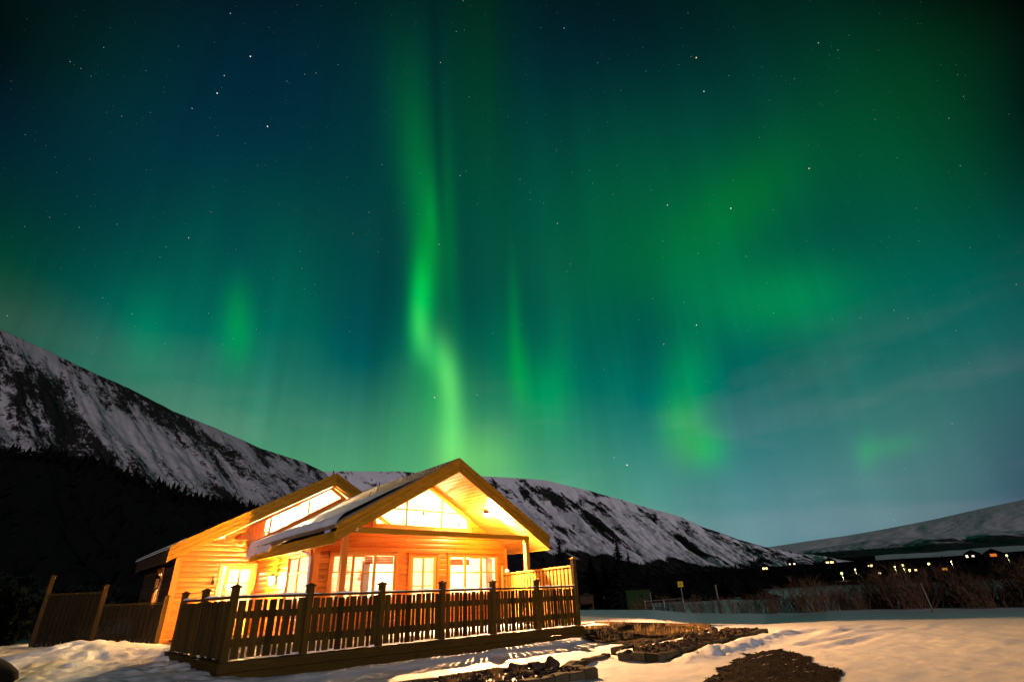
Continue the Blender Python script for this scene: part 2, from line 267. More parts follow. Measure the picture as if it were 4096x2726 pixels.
class MB:
    """collects shapes in world coordinates and links them as ONE mesh object"""
    def __init__(s): s.v = []; s.f = []; s.m = []; s.cur = 0
    def add(s, vs, fs):
        b = len(s.v); s.v += [tuple(p) for p in vs]; s.f += [tuple(b + i for i in f) for f in fs]; s.m += [s.cur] * len(fs)
    def box(s, a, b):
        x0, x1 = sorted((a[0], b[0])); y0, y1 = sorted((a[1], b[1])); z0, z1 = sorted((a[2], b[2]))
        s.add([(x0, y0, z0), (x1, y0, z0), (x1, y1, z0), (x0, y1, z0), (x0, y0, z1), (x1, y0, z1), (x1, y1, z1), (x0, y1, z1)],
              [(0, 3, 2, 1), (4, 5, 6, 7), (0, 1, 5, 4), (1, 2, 6, 5), (2, 3, 7, 6), (3, 0, 4, 7)])
    def bar(s, p, q, w, h, up=(0, 0, 1)):
        p = Vector(p); q = Vector(q); d = (q - p).normalized(); up = Vector(up)
        a = d.cross(up); a = a.normalized() if a.length > 1e-6 else Vector((1, 0, 0)); b = a.cross(d).normalized()
        a *= w / 2; b *= h / 2
        s.add([p - a - b, p + a - b, p + a + b, p - a + b, q - a - b, q + a - b, q + a + b, q - a + b],
              [(0, 3, 2, 1), (4, 5, 6, 7), (0, 1, 5, 4), (1, 2, 6, 5), (2, 3, 7, 6), (3, 0, 4, 7)])
    def loft(s, rings, cap=True, closed=True):
        n = len(rings[0]); b = len(s.v); fs = []
        for i in range(len(rings) - 1):
            for k in range(n if closed else n - 1):
                k2 = (k + 1) % n
                fs.append((i * n + k, i * n + k2, (i + 1) * n + k2, (i + 1) * n + k))
        if cap: fs.append(tuple(range(n - 1, -1, -1))); fs.append(tuple((len(rings) - 1) * n + k for k in range(n)))
        s.add([p for r in rings for p in r], fs)
    def prism(s, poly, off):
        off = Vector(off); s.loft([[Vector(p) for p in poly], [Vector(p) + off for p in poly]])
    def tube(s, pts, rad, n=6):
        rings = []
        P = [Vector(p) for p in pts]
        for i, p in enumerate(P):
            d = (P[min(i + 1, len(P) - 1)] - P[max(i - 1, 0)]).normalized()
            a = d.cross(Vector((0, 0, 1)) if abs(d.z) < .95 else Vector((1, 0, 0))).normalized(); b = d.cross(a)
            r = rad[i] if isinstance(rad, (list, tuple)) else rad
            rings.append([p + (a * math.cos(t) + b * math.sin(t)) * r for t in [2 * math.pi * k / n for k in range(n)]])
        s.loft(rings)
    def lathe(s, c, prof, n=16):
        c = Vector(c); s.loft([[c + Vector((r * math.cos(2 * math.pi * k / n), r * math.sin(2 * math.pi * k / n), z)) for k in range(n)] for r, z in prof])
    def build(s, name, mat, parent=None, smooth=False, bevel=0):
        me = bpy.data.meshes.new(name)
        w = world_loc(parent) if parent else Vector((0, 0, 0))
        me.from_pydata([(v[0] - w.x, v[1] - w.y, v[2] - w.z) for v in s.v], [], s.f)
        for mm in (mat if isinstance(mat, (list, tuple)) else [mat]): me.materials.append(mm)
        if isinstance(mat, (list, tuple)): me.polygons.foreach_set('material_index', s.m)
        me.update()
        import bmesh
        bm = bmesh.new(); bm.from_mesh(me); bmesh.ops.recalc_face_normals(bm, faces=bm.faces); bm.to_mesh(me); bm.free()
        if smooth: me.polygons.foreach_set('use_smooth', [True] * len(me.polygons))
        o = bpy.data.objects.new(name, me); C.objects.link(o)
        if parent: o.parent = parent
        if bevel:
            b = o.modifiers.new('b', 'BEVEL'); b.width = bevel; b.segments = 1; b.limit_method = 'ANGLE'
        return o
def grid_mesh(name, P, mat, uv=None, wrap=False, attrs=None, parent=None):
    """P: (n, m, 3) array -> one smooth sheet"""
    n, m_ = P.shape[:2]
    idx = np.arange(n * m_).reshape(n, m_)
    if wrap: idx = np.concatenate([idx, idx[:1]], 0)
    a = idx[:-1, :-1].ravel(); b = idx[1:, :-1].ravel(); c = idx[1:, 1:].ravel(); d = idx[:-1, 1:].ravel()
    F = np.stack([a, b, c, d], 1).astype(np.int32)
    me = bpy.data.meshes.new(name)
    me.vertices.add(n * m_); me.vertices.foreach_set('co', P.reshape(-1).astype(np.float32))
    me.loops.add(F.size); me.loops.foreach_set('vertex_index', F.ravel())
    me.polygons.add(len(F)); me.polygons.foreach_set('loop_start', np.arange(len(F), dtype=np.int32) * 4)
    me.polygons.foreach_set('use_smooth', np.ones(len(F), bool))
    me.update(calc_edges=True); me.validate()
    if uv is not None:
        l = me.uv_layers.new(name='UVMap'); U = uv.reshape(-1, 2)[F.ravel()]
        l.data.foreach_set('uv', U.astype(np.float32).ravel())
    for k, v in (attrs or {}).items():
        at = me.attributes.new(k, 'FLOAT', 'POINT'); at.data.foreach_set('value', v.ravel().astype(np.float32))
    me.materials.append(mat)
    o = bpy.data.objects.new(name, me); C.objects.link(o)
    if parent: o.parent = parent
    return o
def _h(i, j, s):
    v = np.sin(i * 127.1 + j * 311.7 + s * 74.7) * 43758.5453
    return v - np.floor(v)
def vn(x, y, s=0):
    i = np.floor(x); j = np.floor(y); a = x - i; b = y - j
    a = a * a * a * (a * (6 * a - 15) + 10); b = b * b * b * (b * (6 * b - 15) + 10)
    return (_h(i, j, s) * (1 - a) + _h(i + 1, j, s) * a) * (1 - b) + (_h(i, j + 1, s) * (1 - a) + _h(i + 1, j + 1, s) * a) * b
def fbm(x, y, o=4, s=0, g=.5):
    t = 0; a = 1; n = 0
    for k in range(o):
        t = t + a * (vn(x * 2 ** k, y * 2 ** k, s + k * 13) - .5); n += a; a *= g
    return t / n * 2
def sst(x, a, b):
    t = np.clip((x - a) / (b - a), 0, 1); return t * t * (3 - 2 * t)

# ---------------------------------------------------------------- materials
def mat(name):
    m = bpy.data.materials.new(name); m.use_nodes = True; t = m.node_tree
    return m, t, t.nodes['Principled BSDF']
def nd(t, ty, **k):
    n = t.nodes.new(ty)
    for a, b in k.items():
        if a.startswith('i_'): n.inputs[a[2:].replace('_', ' ')].default_value = b
        else: setattr(n, a, b)
    return n
def ramp(t, fac, *stops):
    r = t.nodes.new('ShaderNodeValToRGB'); t.links.new(fac, r.inputs[0])
    e = r.color_ramp.elements
    while len(e) < len(stops): e.new(.5)
    for q, (p, c) in zip(e, stops): q.position = p; q.color = (*c, 1) if len(c) == 3 else c
    return r.outputs[0]
def mixc(t, fac, a, b, mode='MIX'):
    n = nd(t, 'ShaderNodeMix', data_type='RGBA', blend_type=mode)
    for s, v in ((0, fac), (6, a), (7, b)):
        if hasattr(v, 'links'): t.links.new(v, n.inputs[s])
        else: n.inputs[s].default_value = v if isinstance(v, (int, float)) else (*v, 1)
    return n.outputs[2]
def mth(t, op, a, b=None, c=None):
    n = nd(t, 'ShaderNodeMath', operation=op)
    for i, v in enumerate((a, b, c)):
        if v is None: continue
        if isinstance(v, (int, float)): n.inputs[i].default_value = v
        else: t.links.new(v, n.inputs[i])
    return n.outputs[0]
def tex(t, coord, scale, kind='ShaderNodeTexNoise', sc_=1.0, det=5.0, rough=.6, dist=0.0):
    mp = nd(t, 'ShaderNodeMapping'); mp.inputs['Scale'].default_value = scale; t.links.new(coord, mp.inputs[0])
    n = t.nodes.new(kind); t.links.new(mp.outputs[0], n.inputs['Vector']); n.inputs['Scale'].default_value = sc_
    if kind == 'ShaderNodeTexNoise':
        n.inputs['Detail'].default_value = det; n.inputs['Roughness'].default_value = rough; n.inputs['Distortion'].default_value = dist
    return n
def bump(t, p, h, dist=.01, st=.6):
    b = nd(t, 'ShaderNodeBump'); b.inputs['Strength'].default_value = st; b.inputs['Distance'].default_value = dist
    t.links.new(h, b.inputs['Height']); t.links.new(b.outputs[0], p.inputs['Normal'])
def wood(name, dark, light, axis, rough=.55, grain=1.0, var=.35, spec=.12):
    m, t, p = mat(name)
    co = nd(t, 'ShaderNodeTexCoord').outputs['Object']
    s = [26 * grain] * 3; s['xyz'.index(axis)] = 1.6
    g = tex(t, co, s, sc_=1, det=7, rough=.65, dist=.6)
    k = [4.5] * 3; k['xyz'.index(axis)] = 1.7
    kn = tex(t, co, k, 'ShaderNodeTexVoronoi')
    knot = ramp(t, kn.outputs['Distance'], (.05, (0, 0, 0)), (.14, (1, 1, 1)))
    col = ramp(t, g.outputs['Fac'], (.3, dark), (.7, light))
    isl = nd(t, 'ShaderNodeNewGeometry').outputs['Random Per Island']
    v = mth(t, 'MULTIPLY_ADD', isl, var, 1 - var * .6)
    col = mixc(t, 1.0, col, v, 'MULTIPLY')
    col = mixc(t, mth(t, 'MULTIPLY', mth(t, 'SUBTRACT', 1.0, knot), .6), col, tuple(x * .35 for x in dark))
    t.links.new(col, p.inputs['Base Color']); p.inputs['Roughness'].default_value = rough; p.inputs['Specular IOR Level'].default_value = spec
    bump(t, p, g.outputs['Fac'], .004, .5)
    return m
def plain(name, col, rough=.6, metal=0, noise=.12, scale=18):
    m, t, p = mat(name); co = nd(t, 'ShaderNodeTexCoord').outputs['Object']
    n = tex(t, co, (scale,) * 3)
    c = mixc(t, n.outputs['Fac'], tuple(x * (1 - noise) for x in col), tuple(min(1, x * (1 + noise)) for x in col))
    t.links.new(c, p.inputs['Base Color']); p.inputs['Roughness'].default_value = rough; p.inputs['Metallic'].default_value = metal; p.inputs['Specular IOR Level'].default_value = .5 if metal else .06
    bump(t, p, n.outputs['Fac'], .002, .3)
    return m
def emit(name, col, st):
    m, t, p = mat(name); p.inputs['Base Color'].default_value = (*col, 1); p.inputs['Emission Color'].default_value = (*col, 1); p.inputs['Emission Strength'].default_value = st
    return m
def snow_mat(name, grain=1.0, dirt=0.0):
    m, t, p = mat(name); co = nd(t, 'ShaderNodeTexCoord').outputs['Object']
    a = tex(t, co, (3, 3, 3), det=8, rough=.62); b = tex(t, co, (60, 60, 60), det=4)
    c = mixc(t, a.outputs['Fac'], (.70, .71, .74), (.84, .85, .87))
    if dirt:
        e = tex(t, co, (1.3, 1.3, 1.3), det=9, rough=.7)
        c = mixc(t, ramp(t, e.outputs['Fac'], (.56, (0, 0, 0)), (.68, (dirt,) * 3)), c, (.16, .12, .07))
    t.links.new(c, p.inputs['Base Color']); p.inputs['Roughness'].default_value = .55; p.inputs['Specular IOR Level'].default_value = .25
    h = mth(t, 'MULTIPLY_ADD', b.outputs['Fac'], .25, a.outputs['Fac'])
    bump(t, p, h, .03 * grain, .55)
    # a few crystals catch the lamps
    v = tex(t, co, (42, 42, 42), 'ShaderNodeTexVoronoi')
    sp = mth(t, 'LESS_THAN', v.outputs['Distance'], .07)
    t.links.new(mth(t, 'MULTIPLY_ADD', sp, -.45, .55), p.inputs['Roughness'])
    return m
HX = wood('honey_cladding_along_front', (.36, .078, .003), (.58, .155, .008), 'x', rough=.36, spec=.5, var=.5)
HY = wood('honey_cladding_along_side', (.36, .078, .003), (.58, .155, .008), 'y', rough=.36, spec=.5, var=.5)
HZ = wood('honey_trim_upright', (.40, .10, .005), (.58, .165, .011), 'z', rough=.45, spec=.4)
RKX = wood('weathered_bargeboard', (.15, .072, .003), (.27, .135, .006), 'x')
RKY = wood('weathered_eaves_board', (.24, .12, .006), (.40, .21, .012), 'y')
SOF = wood('pine_soffit', (.44, .19, .025), (.60, .28, .05), 'y', var=.25)
FZ = wood('treated_fence_wood', (.018, .0105, .001), (.056, .032, .002), 'z', rough=.75, var=.75)
FX = wood('treated_rail_wood', (.022, .0125, .001), (.052, .030, .002), 'x', rough=.75)
FY = wood('treated_side_wood', (.022, .0125, .001), (.052, .030, .002), 'y', rough=.75)
PZ = wood('pale_new_wood', (.24, .115, .014), (.36, .18, .026), 'z', rough=.7)
PX = wood('pale_new_rail', (.24, .115, .014), (.36, .18, .026), 'x', rough=.7)
SASH = wood('varnished_sash', (.44, .18, .022), (.60, .28, .045), 'z', var=.15)
SNOW = snow_mat('snow')
SNOWG = snow_mat('ground_snow', 1.2)
DARKWOOD_AND_SHADE = wood('dark_wood_and_shaded_cladding', (.03, .017, .008), (.06, .035, .016), 'z', rough=.8)  # dark timber; on the cabin's left wall and eaves it paints in shade
NIGHTWOOD = plain('unlit_house_wood', (.004, .003, .003), .9)
BLACK = plain('black_iron', (.012, .012, .013), .45, .6)
WHITE = plain('white_paint', (.72, .70, .66), .5)
BLIND = plain('pine_blind_slats', (.58, .24, .07), .5)
VALANCE = plain('red_brown_valance', (.30, .06, .012), .5)
CURT = plain('linen_curtain', (.62, .48, .3), .9)
LINER = plain('pale_interior_boards', (.78, .70, .58), .7)
STEEL = plain('galvanised_steel', (.38, .38, .38), .4, .7)
BULB = emit('lit_lamp_glass', (1, .80, .45), 40)
CANDLE = emit('lit_candle', (1, .8, .45), 25)
def glass_mat():
    m = bpy.data.materials.new('window_glass'); m.use_nodes = True; t = m.node_tree; t.nodes.clear()
    o = t.nodes.new('ShaderNodeOutputMaterial'); mx = t.nodes.new('ShaderNodeMixShader'); a = t.nodes.new('ShaderNodeBsdfTransparent'); b = t.nodes.new('ShaderNodeBsdfGlossy')
    a.inputs[0].default_value = (.95, .96, .95, 1); b.inputs['Roughness'].default_value = .02
    fr = t.nodes.new('ShaderNodeFresnel'); fr.inputs[0].default_value = 1.45
    ge = t.nodes.new('ShaderNodeNewGeometry'); t.links.new(mth(t, 'MULTIPLY', fr.outputs[0], mth(t, 'SUBTRACT', 1.0, ge.outputs['Backfacing'])), mx.inputs[0]); t.links.new(a.outputs[0], mx.inputs[1]); t.links.new(b.outputs[0], mx.inputs[2]); t.links.new(mx.outputs[0], o.inputs[0])
    return m
GLASS = glass_mat()
def roof_mat():
    m, t, p = mat('profiled_roof_sheet'); co = nd(t, 'ShaderNodeTexCoord').outputs['Object']
    n = tex(t, co, (9, 9, 9), det=6)
    c = mixc(t, n.outputs['Fac'], (.10, .075, .045), (.2, .15, .095)); t.links.new(c, p.inputs['Base Color']); p.inputs['Roughness'].default_value = .6
    return m
ROOF = roof_mat()
def stone_mat(name, a, b, s=7):
    m, t, p = mat(name); co = nd(t, 'ShaderNodeTexCoord').outputs['Object']
    n = tex(t, co, (s,) * 3, det=9, rough=.7); v = nd(t, 'ShaderNodeNewGeometry').outputs['Random Per Island']
    c = mixc(t, n.outputs['Fac'], a, b); c = mixc(t, 1.0, c, mth(t, 'MULTIPLY_ADD', v, .7, .6), 'MULTIPLY')
    t.links.new(c, p.inputs['Base Color']); p.inputs['Roughness'].default_value = .9; p.inputs['Specular IOR Level'].default_value = .04; bump(t, p, n.outputs['Fac'], .02, .8)
    return m
BLOCK = stone_mat('mossy_concrete_block', (.022, .019, .010), (.085, .072, .04))
ROCK = stone_mat('lava_rock', (.018, .013, .010), (.065, .045, .03), 14)
GRAVEL = stone_mat('dark_gravel', (.004, .003, .002), (.018, .012, .007), 60)
DRIVE = stone_mat('bare_drive_gravel', (.004, .003, .002), (.020, .013, .007), 50)
SOIL = stone_mat('frozen_soil', (.008, .005, .002), (.03, .019, .008), 12)
def fleck(m):
    t = m.node_tree; p = t.nodes['Principled BSDF']; src = p.inputs['Base Color'].links[0].from_socket; co = nd(t, 'ShaderNodeTexCoord').outputs['Object']
    n = tex(t, co, (2.2, 6, 3), det=10, rough=.78); f = ramp(t, n.outputs['Fac'], (.60, (0, 0, 0)), (.645, (1, 1, 1)))
    t.links.new(mixc(t, f, src, (.62, .62, .63)), p.inputs['Base Color'])
fleck(DRIVE)
GRASS = plain('dry_grass', (.30, .19, .06), .9)
BARK = plain('bare_twigs', (.12, .068, .038), .9)
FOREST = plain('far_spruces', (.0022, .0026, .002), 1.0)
NEEDLE = plain('spruce_needles', (.006, .010, .006), .95)

# ================================================================ THE GROUND
cxp, cyp, czp = CAM
def gnd(x, y):
    """height of the snow (or, far away, of the valley floor)"""
    x = np.asarray(x, float); y = np.asarray(y, float)
    dx = x - cxp; dy = y - cyp; r = np.hypot(dx, dy); a = np.degrees(np.arctan2(dx, dy))
    z = np.full(x.shape, -.29)
    # a rise on the left, towards the garden fence, with a shovelled heap
    left = sst(-x, -1.6, .3) * sst(y, -3.5, 3.5)
    z = z + .20 * left
    hx, hy = x + 1.15, y - 6.7
    z = z + .30 * np.exp(-(hx / 1.15) ** 2 - (hy / 1.9) ** 2) * (1 + .35 * fbm(x * 1.4, y * 1.4, 4, 3))
    z = z + .10 * np.exp(-((x - .35) / .5) ** 2 - ((y - 6.6) / 2.2) ** 2)
    z = z + .05 * np.abs(fbm(x * 2.2, y * 2.2, 4, 41)) * left * 2
    z = z + left * (.03 * fbm(x * 5.5, y * 3.2, 4, 43) - .05 * sst(vn(x * 2.6, y * 1.5, 44), .74, .86))
    # thin melted edge and drift along the front of the deck
    fr = sst(x, .3, 1.2) * (1 - sst(x, 8.2, 9.4))
    z = z + fr * (.10 * np.exp(-((y + .95 + .25 * fbm(x * .7, 3.3, 2, 5)) / .5) ** 2) - .13 * np.exp(-(y / .32) ** 2) * (.7 + .9 * sst(x, 1.5, 4.5) * (1 - sst(x, 6, 8.6))))
    z = z + .035 * fbm(x * .9, y * .9, 4, 9) * (1 - .5 * left) + .012 * fbm(x * 5, y * 5, 3, 19)
    # loose snow ploughed off the drive below the right-hand bed
    t = ((x - 5.8) * 5.8 + (y + 4.75) * .78) / 5.85; d = ((y + 4.75) * 5.8 - (x - 5.8) * .78) / 5.85
    z = z + .10 * np.exp(-((d + .25) / .33) ** 2) * sst(t, -.6, .2) * (1 - sst(t, 5.6, 6.6)) * (1 + .8 * fbm(x * 2.3, y * 2.3, 4, 29))
    # wind ripples and old wheel ruts curving away over the field
    for k in range(4):
        yc = -4.3 - .55 * k - .035 * (x - 9) ** 1.0 * (1 + .2 * k) + .10 * (x - 9 - k) ** 2 * .12 + .25 * fbm(x * .35, x * 0 + k * 3.1, 3, 50 + k)
        z = z + (.035 * np.exp(-((y - yc) / .13) ** 2) - .03 * np.exp(-((y - yc + .26) / .15) ** 2)) * sst(x, 8.3, 9.6) * (1 - sst(x, 15, 20)) * np.clip(.6 + fbm(x * .8, y * .4, 3, 60 + k), 0, 1.3)
    z = z + .018 * fbm(x * .55 + y * .15, y * 2.4, 4, 71) * sst(x, 7, 10)
    z = z + .07 * np.exp(-((t - 7.1) / 1.2) ** 2 - ((d + .6) / 1.3) ** 2)
    z = z + .10 * np.exp(-((x - 4.4) / .8) ** 2 - ((y + 4.4) / .6) ** 2) * 0
    # footprints along the front of the deck and over the drive
    fp = np.random.default_rng(4)
    for k in range(26):
        if k < 14: px, py = 1.2 + .52 * k, -2.35 - .1 * math.sin(k) + (.12 if k % 2 else -.12)
        else: px, py = 6.6 + .5 * (k - 14), -5.05 + .03 * (k - 14) ** 1.5 + (.13 if k % 2 else -.13)
        q = ((x - px) / .15) ** 2 + ((y - py) / .075) ** 2
        z = z + np.where(q < 6, -.035 * np.exp(-q ** 2) + .012 * np.exp(-(np.sqrt(q) - 1.5) ** 2 * 5), 0)
    # the open snowfield to the right, with its crest some thirty metres off
    zc = np.interp(a, [-180, 20, 40, 48, 55, 59, 65, 70, 76, 95, 180], [-.3, .1, .1, -.02, -.16, -.42, -.58, -.48, -.47, -.47, -.3])
    k = sst(r, 14, 29)
    wav = .10 * fbm(x * .18, y * .18, 4, 6) * sst(r, 10, 20)
    zn = z * (1 - k) + (zc + wav * .5) * k + wav * (1 - k)
    # beyond the crest: hollow, then the valley
    rr = np.array([0, 30, 36, 45, 100, 150, 200, 250, 300, 400, 800, 1500, 2500, 3200, 9000, 20000.])
    zz = np.array([0, 0, -.9, -1.35, -1.1, -.4, 1.0, 2.9, 4.8, 8.2, 17, 36, 66, 106, 120, 120.])
    zf = np.interp(r, rr, zz) + .25 * fbm(x * .05, y * .05, 3, 2) * sst(r, 40, 80) + r * .002 * fbm(x * .006, y * .006, 3, 8) * sst(r, 150, 500)
    kk = sst(r, 30, 37)
    return zn * (1 - kk) + zf * kk
az_ = np.concatenate([np.arange(-16, 97, .22), np.arange(97, 344, 2.2)])
rad_ = np.concatenate([np.geomspace(.6, 3.2, 14)[:-1], np.geomspace(3.2, 48, 320), np.geomspace(48, 14000, 170)[1:]])
A2, R2 = np.meshgrid(np.radians(az_), rad_, indexing='ij')
GX = cxp + R2 * np.sin(A2); GY = cyp + R2 * np.cos(A2); GZ = gnd(GX, GY)
def ground_mat():
    m, t, p = mat('snowy_ground'); co = nd(t, 'ShaderNodeTexCoord').outputs['Object']
    a = tex(t, co, (3, 3, 3), det=8, rough=.62); b = tex(t, co, (55, 55, 55), det=4); s = tex(t, co, (.9, 2.6, 1), det=5)
    c = mixc(t, a.outputs['Fac'], (.70, .71, .74), (.84, .85, .87))
    # distance from the house decides between garden snow, snow-patched heath and woodland floor
    px = nd(t, 'ShaderNodeVectorMath', operation='DISTANCE'); t.links.new(co, px.inputs[0]); px.inputs[1].default_value = (cxp, cyp, 0)
    far = ramp(t, mth(t, 'MULTIPLY', px.outputs['Value'], 1 / 400), (.27, (0, 0, 0)), (.40, (1, 1, 1)))
    h = tex(t, co, (.02, .02, .02), det=8, rough=.7)
    patch = ramp(t, h.outputs['Fac'], (.66, (1, 1, 1)), (.72, (0, 0, 0)))
    heath = mixc(t, patch, (.40, .39, .42), (.014, .010, .011))
    # the long snowfield across the valley
    sep = nd(t, 'ShaderNodeSeparateXYZ'); t.links.new(co, sep.inputs[0])
    fd = ramp(t, mth(t, 'MULTIPLY', px.outputs['Value'], 1 / 4000), (.59, (0, 0, 0)), (.61, (1, 1, 1)), (.795, (1, 1, 1)), (.81, (0, 0, 0)))
    ang = mth(t, 'DIVIDE', sep.outputs[0], mth(t, 'MAXIMUM', sep.outputs[1], 1.0))
    azm = mth(t, 'GREATER_THAN', ang, 3.75)
    heath = mixc(t, mth(t, 'MULTIPLY', fd, azm), heath, (.62, .63, .66))
    c = mixc(t, far, c, heath)
    t.links.new(c, p.inputs['Base Color']); t.links.new(mth(t, 'MULTIPLY_ADD', far, -.25, .25), p.inputs['Specular IOR Level'])
    hh = mth(t, 'MULTIPLY_ADD', s.outputs['Fac'], .9, mth(t, 'MULTIPLY_ADD', b.outputs['Fac'], .22, a.outputs['Fac']))
    bump(t, p, hh, .03, .42)
    v = tex(t, co, (38, 38, 38), 'ShaderNodeTexVoronoi')
    t.links.new(mth(t, 'MULTIPLY_ADD', mth(t, 'LESS_THAN', v.outputs['Distance'], .06), -.5, .6), p.inputs['Roughness'])
    return m
ground = grid_mesh('ground', np.stack([GX, GY, GZ], -1), ground_mat(), wrap=True)
setting(ground, label='snow covered garden, field and valley floor', cat='ground')

# ================================================================ THE MOUNTAINS
def pos(az, el, d):
    return np.stack([cxp + d * np.sin(np.radians(az)), cyp + d * np.cos(np.radians(az)), czp + d * np.tan(np.radians(el))], -1)
def mountain_mat(name, snow_lo, snow_hi, forest, su=1.0, sv=1.0, rock=(.016, .013, .013), snowc=(.74, .72, .76), bst=.35, fine=.16):
    m, t, p = mat(name); uv = nd(t, 'ShaderNodeUVMap').outputs[0]
    a = tex(t, uv, (5 * su, .8 * sv, 1), det=10, rough=.66, dist=.5)       # gullies run down the fall line
    b = tex(t, uv, (15 * su, 5 * sv, 1), det=9, rough=.72, dist=.4)
    d = tex(t, uv, (1.1 * su, .7 * sv, 1), det=4)
    e = tex(t, uv, (46 * su, 26 * sv, 1), det=6, rough=.75, dist=.8)
    v = mth(t, 'MULTIPLY_ADD', b.outputs['Fac'], .45, mth(t, 'MULTIPLY_ADD', a.outputs['Fac'], .85, mth(t, 'MULTIPLY_ADD', e.outputs['Fac'], fine, mth(t, 'MULTIPLY', d.outputs['Fac'], .6))))
    at = nd(t, 'ShaderNodeAttribute', attribute_name='rocky')
    v = mth(t, 'SUBTRACT', v, at.outputs['Fac'])
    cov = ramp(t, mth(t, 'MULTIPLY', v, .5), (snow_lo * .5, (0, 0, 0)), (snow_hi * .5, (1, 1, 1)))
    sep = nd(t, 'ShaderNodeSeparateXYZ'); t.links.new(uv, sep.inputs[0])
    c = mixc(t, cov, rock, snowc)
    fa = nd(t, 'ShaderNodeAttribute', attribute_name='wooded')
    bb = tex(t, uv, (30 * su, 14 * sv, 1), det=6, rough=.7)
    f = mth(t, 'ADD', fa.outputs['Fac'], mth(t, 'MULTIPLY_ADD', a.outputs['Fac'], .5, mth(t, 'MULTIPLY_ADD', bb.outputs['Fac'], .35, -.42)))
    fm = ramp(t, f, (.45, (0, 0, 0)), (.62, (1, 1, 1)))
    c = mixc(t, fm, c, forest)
    t.links.new(c, p.inputs['Base Color']); p.inputs['Roughness'].default_value = .9; p.inputs['Specular IOR Level'].default_value = .1
    bump(t, p, v, 5, bst)
    return m
def mountain(name, ridge, drid, base, amp, m, nS, nT, back, rocky=None, wood=None, seed=0, prof=1.35, ufac=1.0, rough=.16):
    """ridge, base: lists of (azimuth, elevation, distance) joined one to one; a real slope between them and a back side behind"""
    r = np.array(ridge, float); b = np.array(base, float); k = np.linspace(0, len(r) - 1, nS); q = np.arange(len(r))
    RR = pos(np.interp(k, q, r[:, 0]), np.interp(k, q, r[:, 1]), np.interp(k, q, r[:, 2]))
    BB = pos(np.interp(k, q, b[:, 0]), np.interp(k, q, b[:, 1]), np.interp(k, q, b[:, 2]))
    t = np.linspace(0, 1, nT); T = t[None, :, None]
    P = BB[:, None] * (1 - T) + RR[:, None] * T
    P[..., 2] = BB[:, None, 2] + (RR[:, None, 2] - BB[:, None, 2]) * (.3 * t + .7 * t ** prof)
    seg = np.concatenate([[0], np.cumsum(np.linalg.norm(np.diff(RR, axis=0), axis=1))]); ln = np.linalg.norm(RR - BB, axis=1)
    U = np.repeat(seg[:, None], nT, 1) / 400 * ufac; V = t[None] * ln[:, None] / 400
    g = np.abs(fbm(U * 3.2, V * .45, 5, seed)); g2 = fbm(U * 16, V * 7, 4, seed + 5)
    taper = np.minimum(1, np.minimum((1 - t) * 6 + .12, t * 8))[None]
    P[..., 2] += amp * (g * 1.6 - .5) * taper + amp * rough * g2 * np.minimum(1, taper + .15)
    nb = 10
    tb = np.linspace(0, 1, nb + 1)[1:]
    out = (RR - np.array([cxp, cyp, 0])); out[:, 2] = 0; out /= np.linalg.norm(out, axis=1, keepdims=True)
    B2 = P[:, -1][:, None] + out[:, None] * (tb * back)[None, :, None]
    B2[..., 2] -= (tb ** 1.2 * (P[:, -1, 2] - czp + 5)[:, None])
    PP = np.concatenate([P, B2], 1); UU = np.concatenate([U, np.repeat(U[:, -1:], nb, 1)], 1); VV = np.concatenate([V, V[:, -1:] + tb[None] * back / 400], 1)
    tt = np.concatenate([t, np.ones(nb)])[None].repeat(nS, 0); kk = (k / (len(r) - 1))[:, None].repeat(nT + nb, 1)
    ro = rocky(kk, tt) if rocky else np.zeros_like(tt)
    rel = PP - np.array([cxp, cyp, czp]); azs = np.degrees(np.arctan2(rel[..., 0], rel[..., 1])); els = np.degrees(np.arctan2(rel[..., 2], np.hypot(rel[..., 0], rel[..., 1])))
    wo_ = wood(kk, tt, azs, els, UU, VV) if wood else np.zeros_like(tt)
    o = grid_mesh(name, PP, m, np.stack([UU, VV], -1), attrs={'rocky': ro, 'wooded': wo_})
    o['kind'] = 'structure'; return o
# left slope: ridge falls from upper left to the right; gullies run down to the right
lr = [(-24, 24, 1500), (-15, 22.5, 1500), (-6.7, 20.87, 1550), (-3.6, 20.19, 1600), (-.2, 19.15, 1650), (3.3, 18.21, 1720), (7.2, 16.77, 1800), (11.2, 15.63, 1880), (15.4, 14.14, 1960), (19.7, 13.04, 2040), (21.9, 12.1, 2080), (24, 9.5, 2100), (28, 6, 2120), (34, 2.5, 2150), (40, .4, 2200)]
lb = [(-14, .0, 520), (-4, -.05, 520), (10, -.05, 540), (14, -.05, 560), (19, -.05, 580), (24, -.05, 600), (29, -.05, 640), (33, 0, 680), (37, 0, 730), (40, 0, 800), (42, 0, 860), (43, 0, 930), (45, 0, 1050), (47, 0, 1300), (48, .1, 1600)]
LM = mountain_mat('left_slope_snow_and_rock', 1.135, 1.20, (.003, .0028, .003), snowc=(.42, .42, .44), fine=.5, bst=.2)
def lwood(k, t, a, e, u, v):      # the tree line: how high the spruces climb this slope
    f = np.interp(a, [-20, -3.7, 0, 2.6, 5.1, 7.5, 9, 12.8, 15.7, 22, 30, 45], [12.3, 11.8, 11.7, 11.4, 10.6, 9.9, 9.6, 8.8, 8.4, 7.2, 5.5, 3])
    return sst(f - e + .5 * fbm(u * 9, v * 6, 3, 77), -1.3, 1.0)
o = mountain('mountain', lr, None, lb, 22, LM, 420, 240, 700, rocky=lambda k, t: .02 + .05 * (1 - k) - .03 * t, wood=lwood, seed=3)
setting(o, label='dark snow streaked mountain slope falling from upper left', cat='mountain')
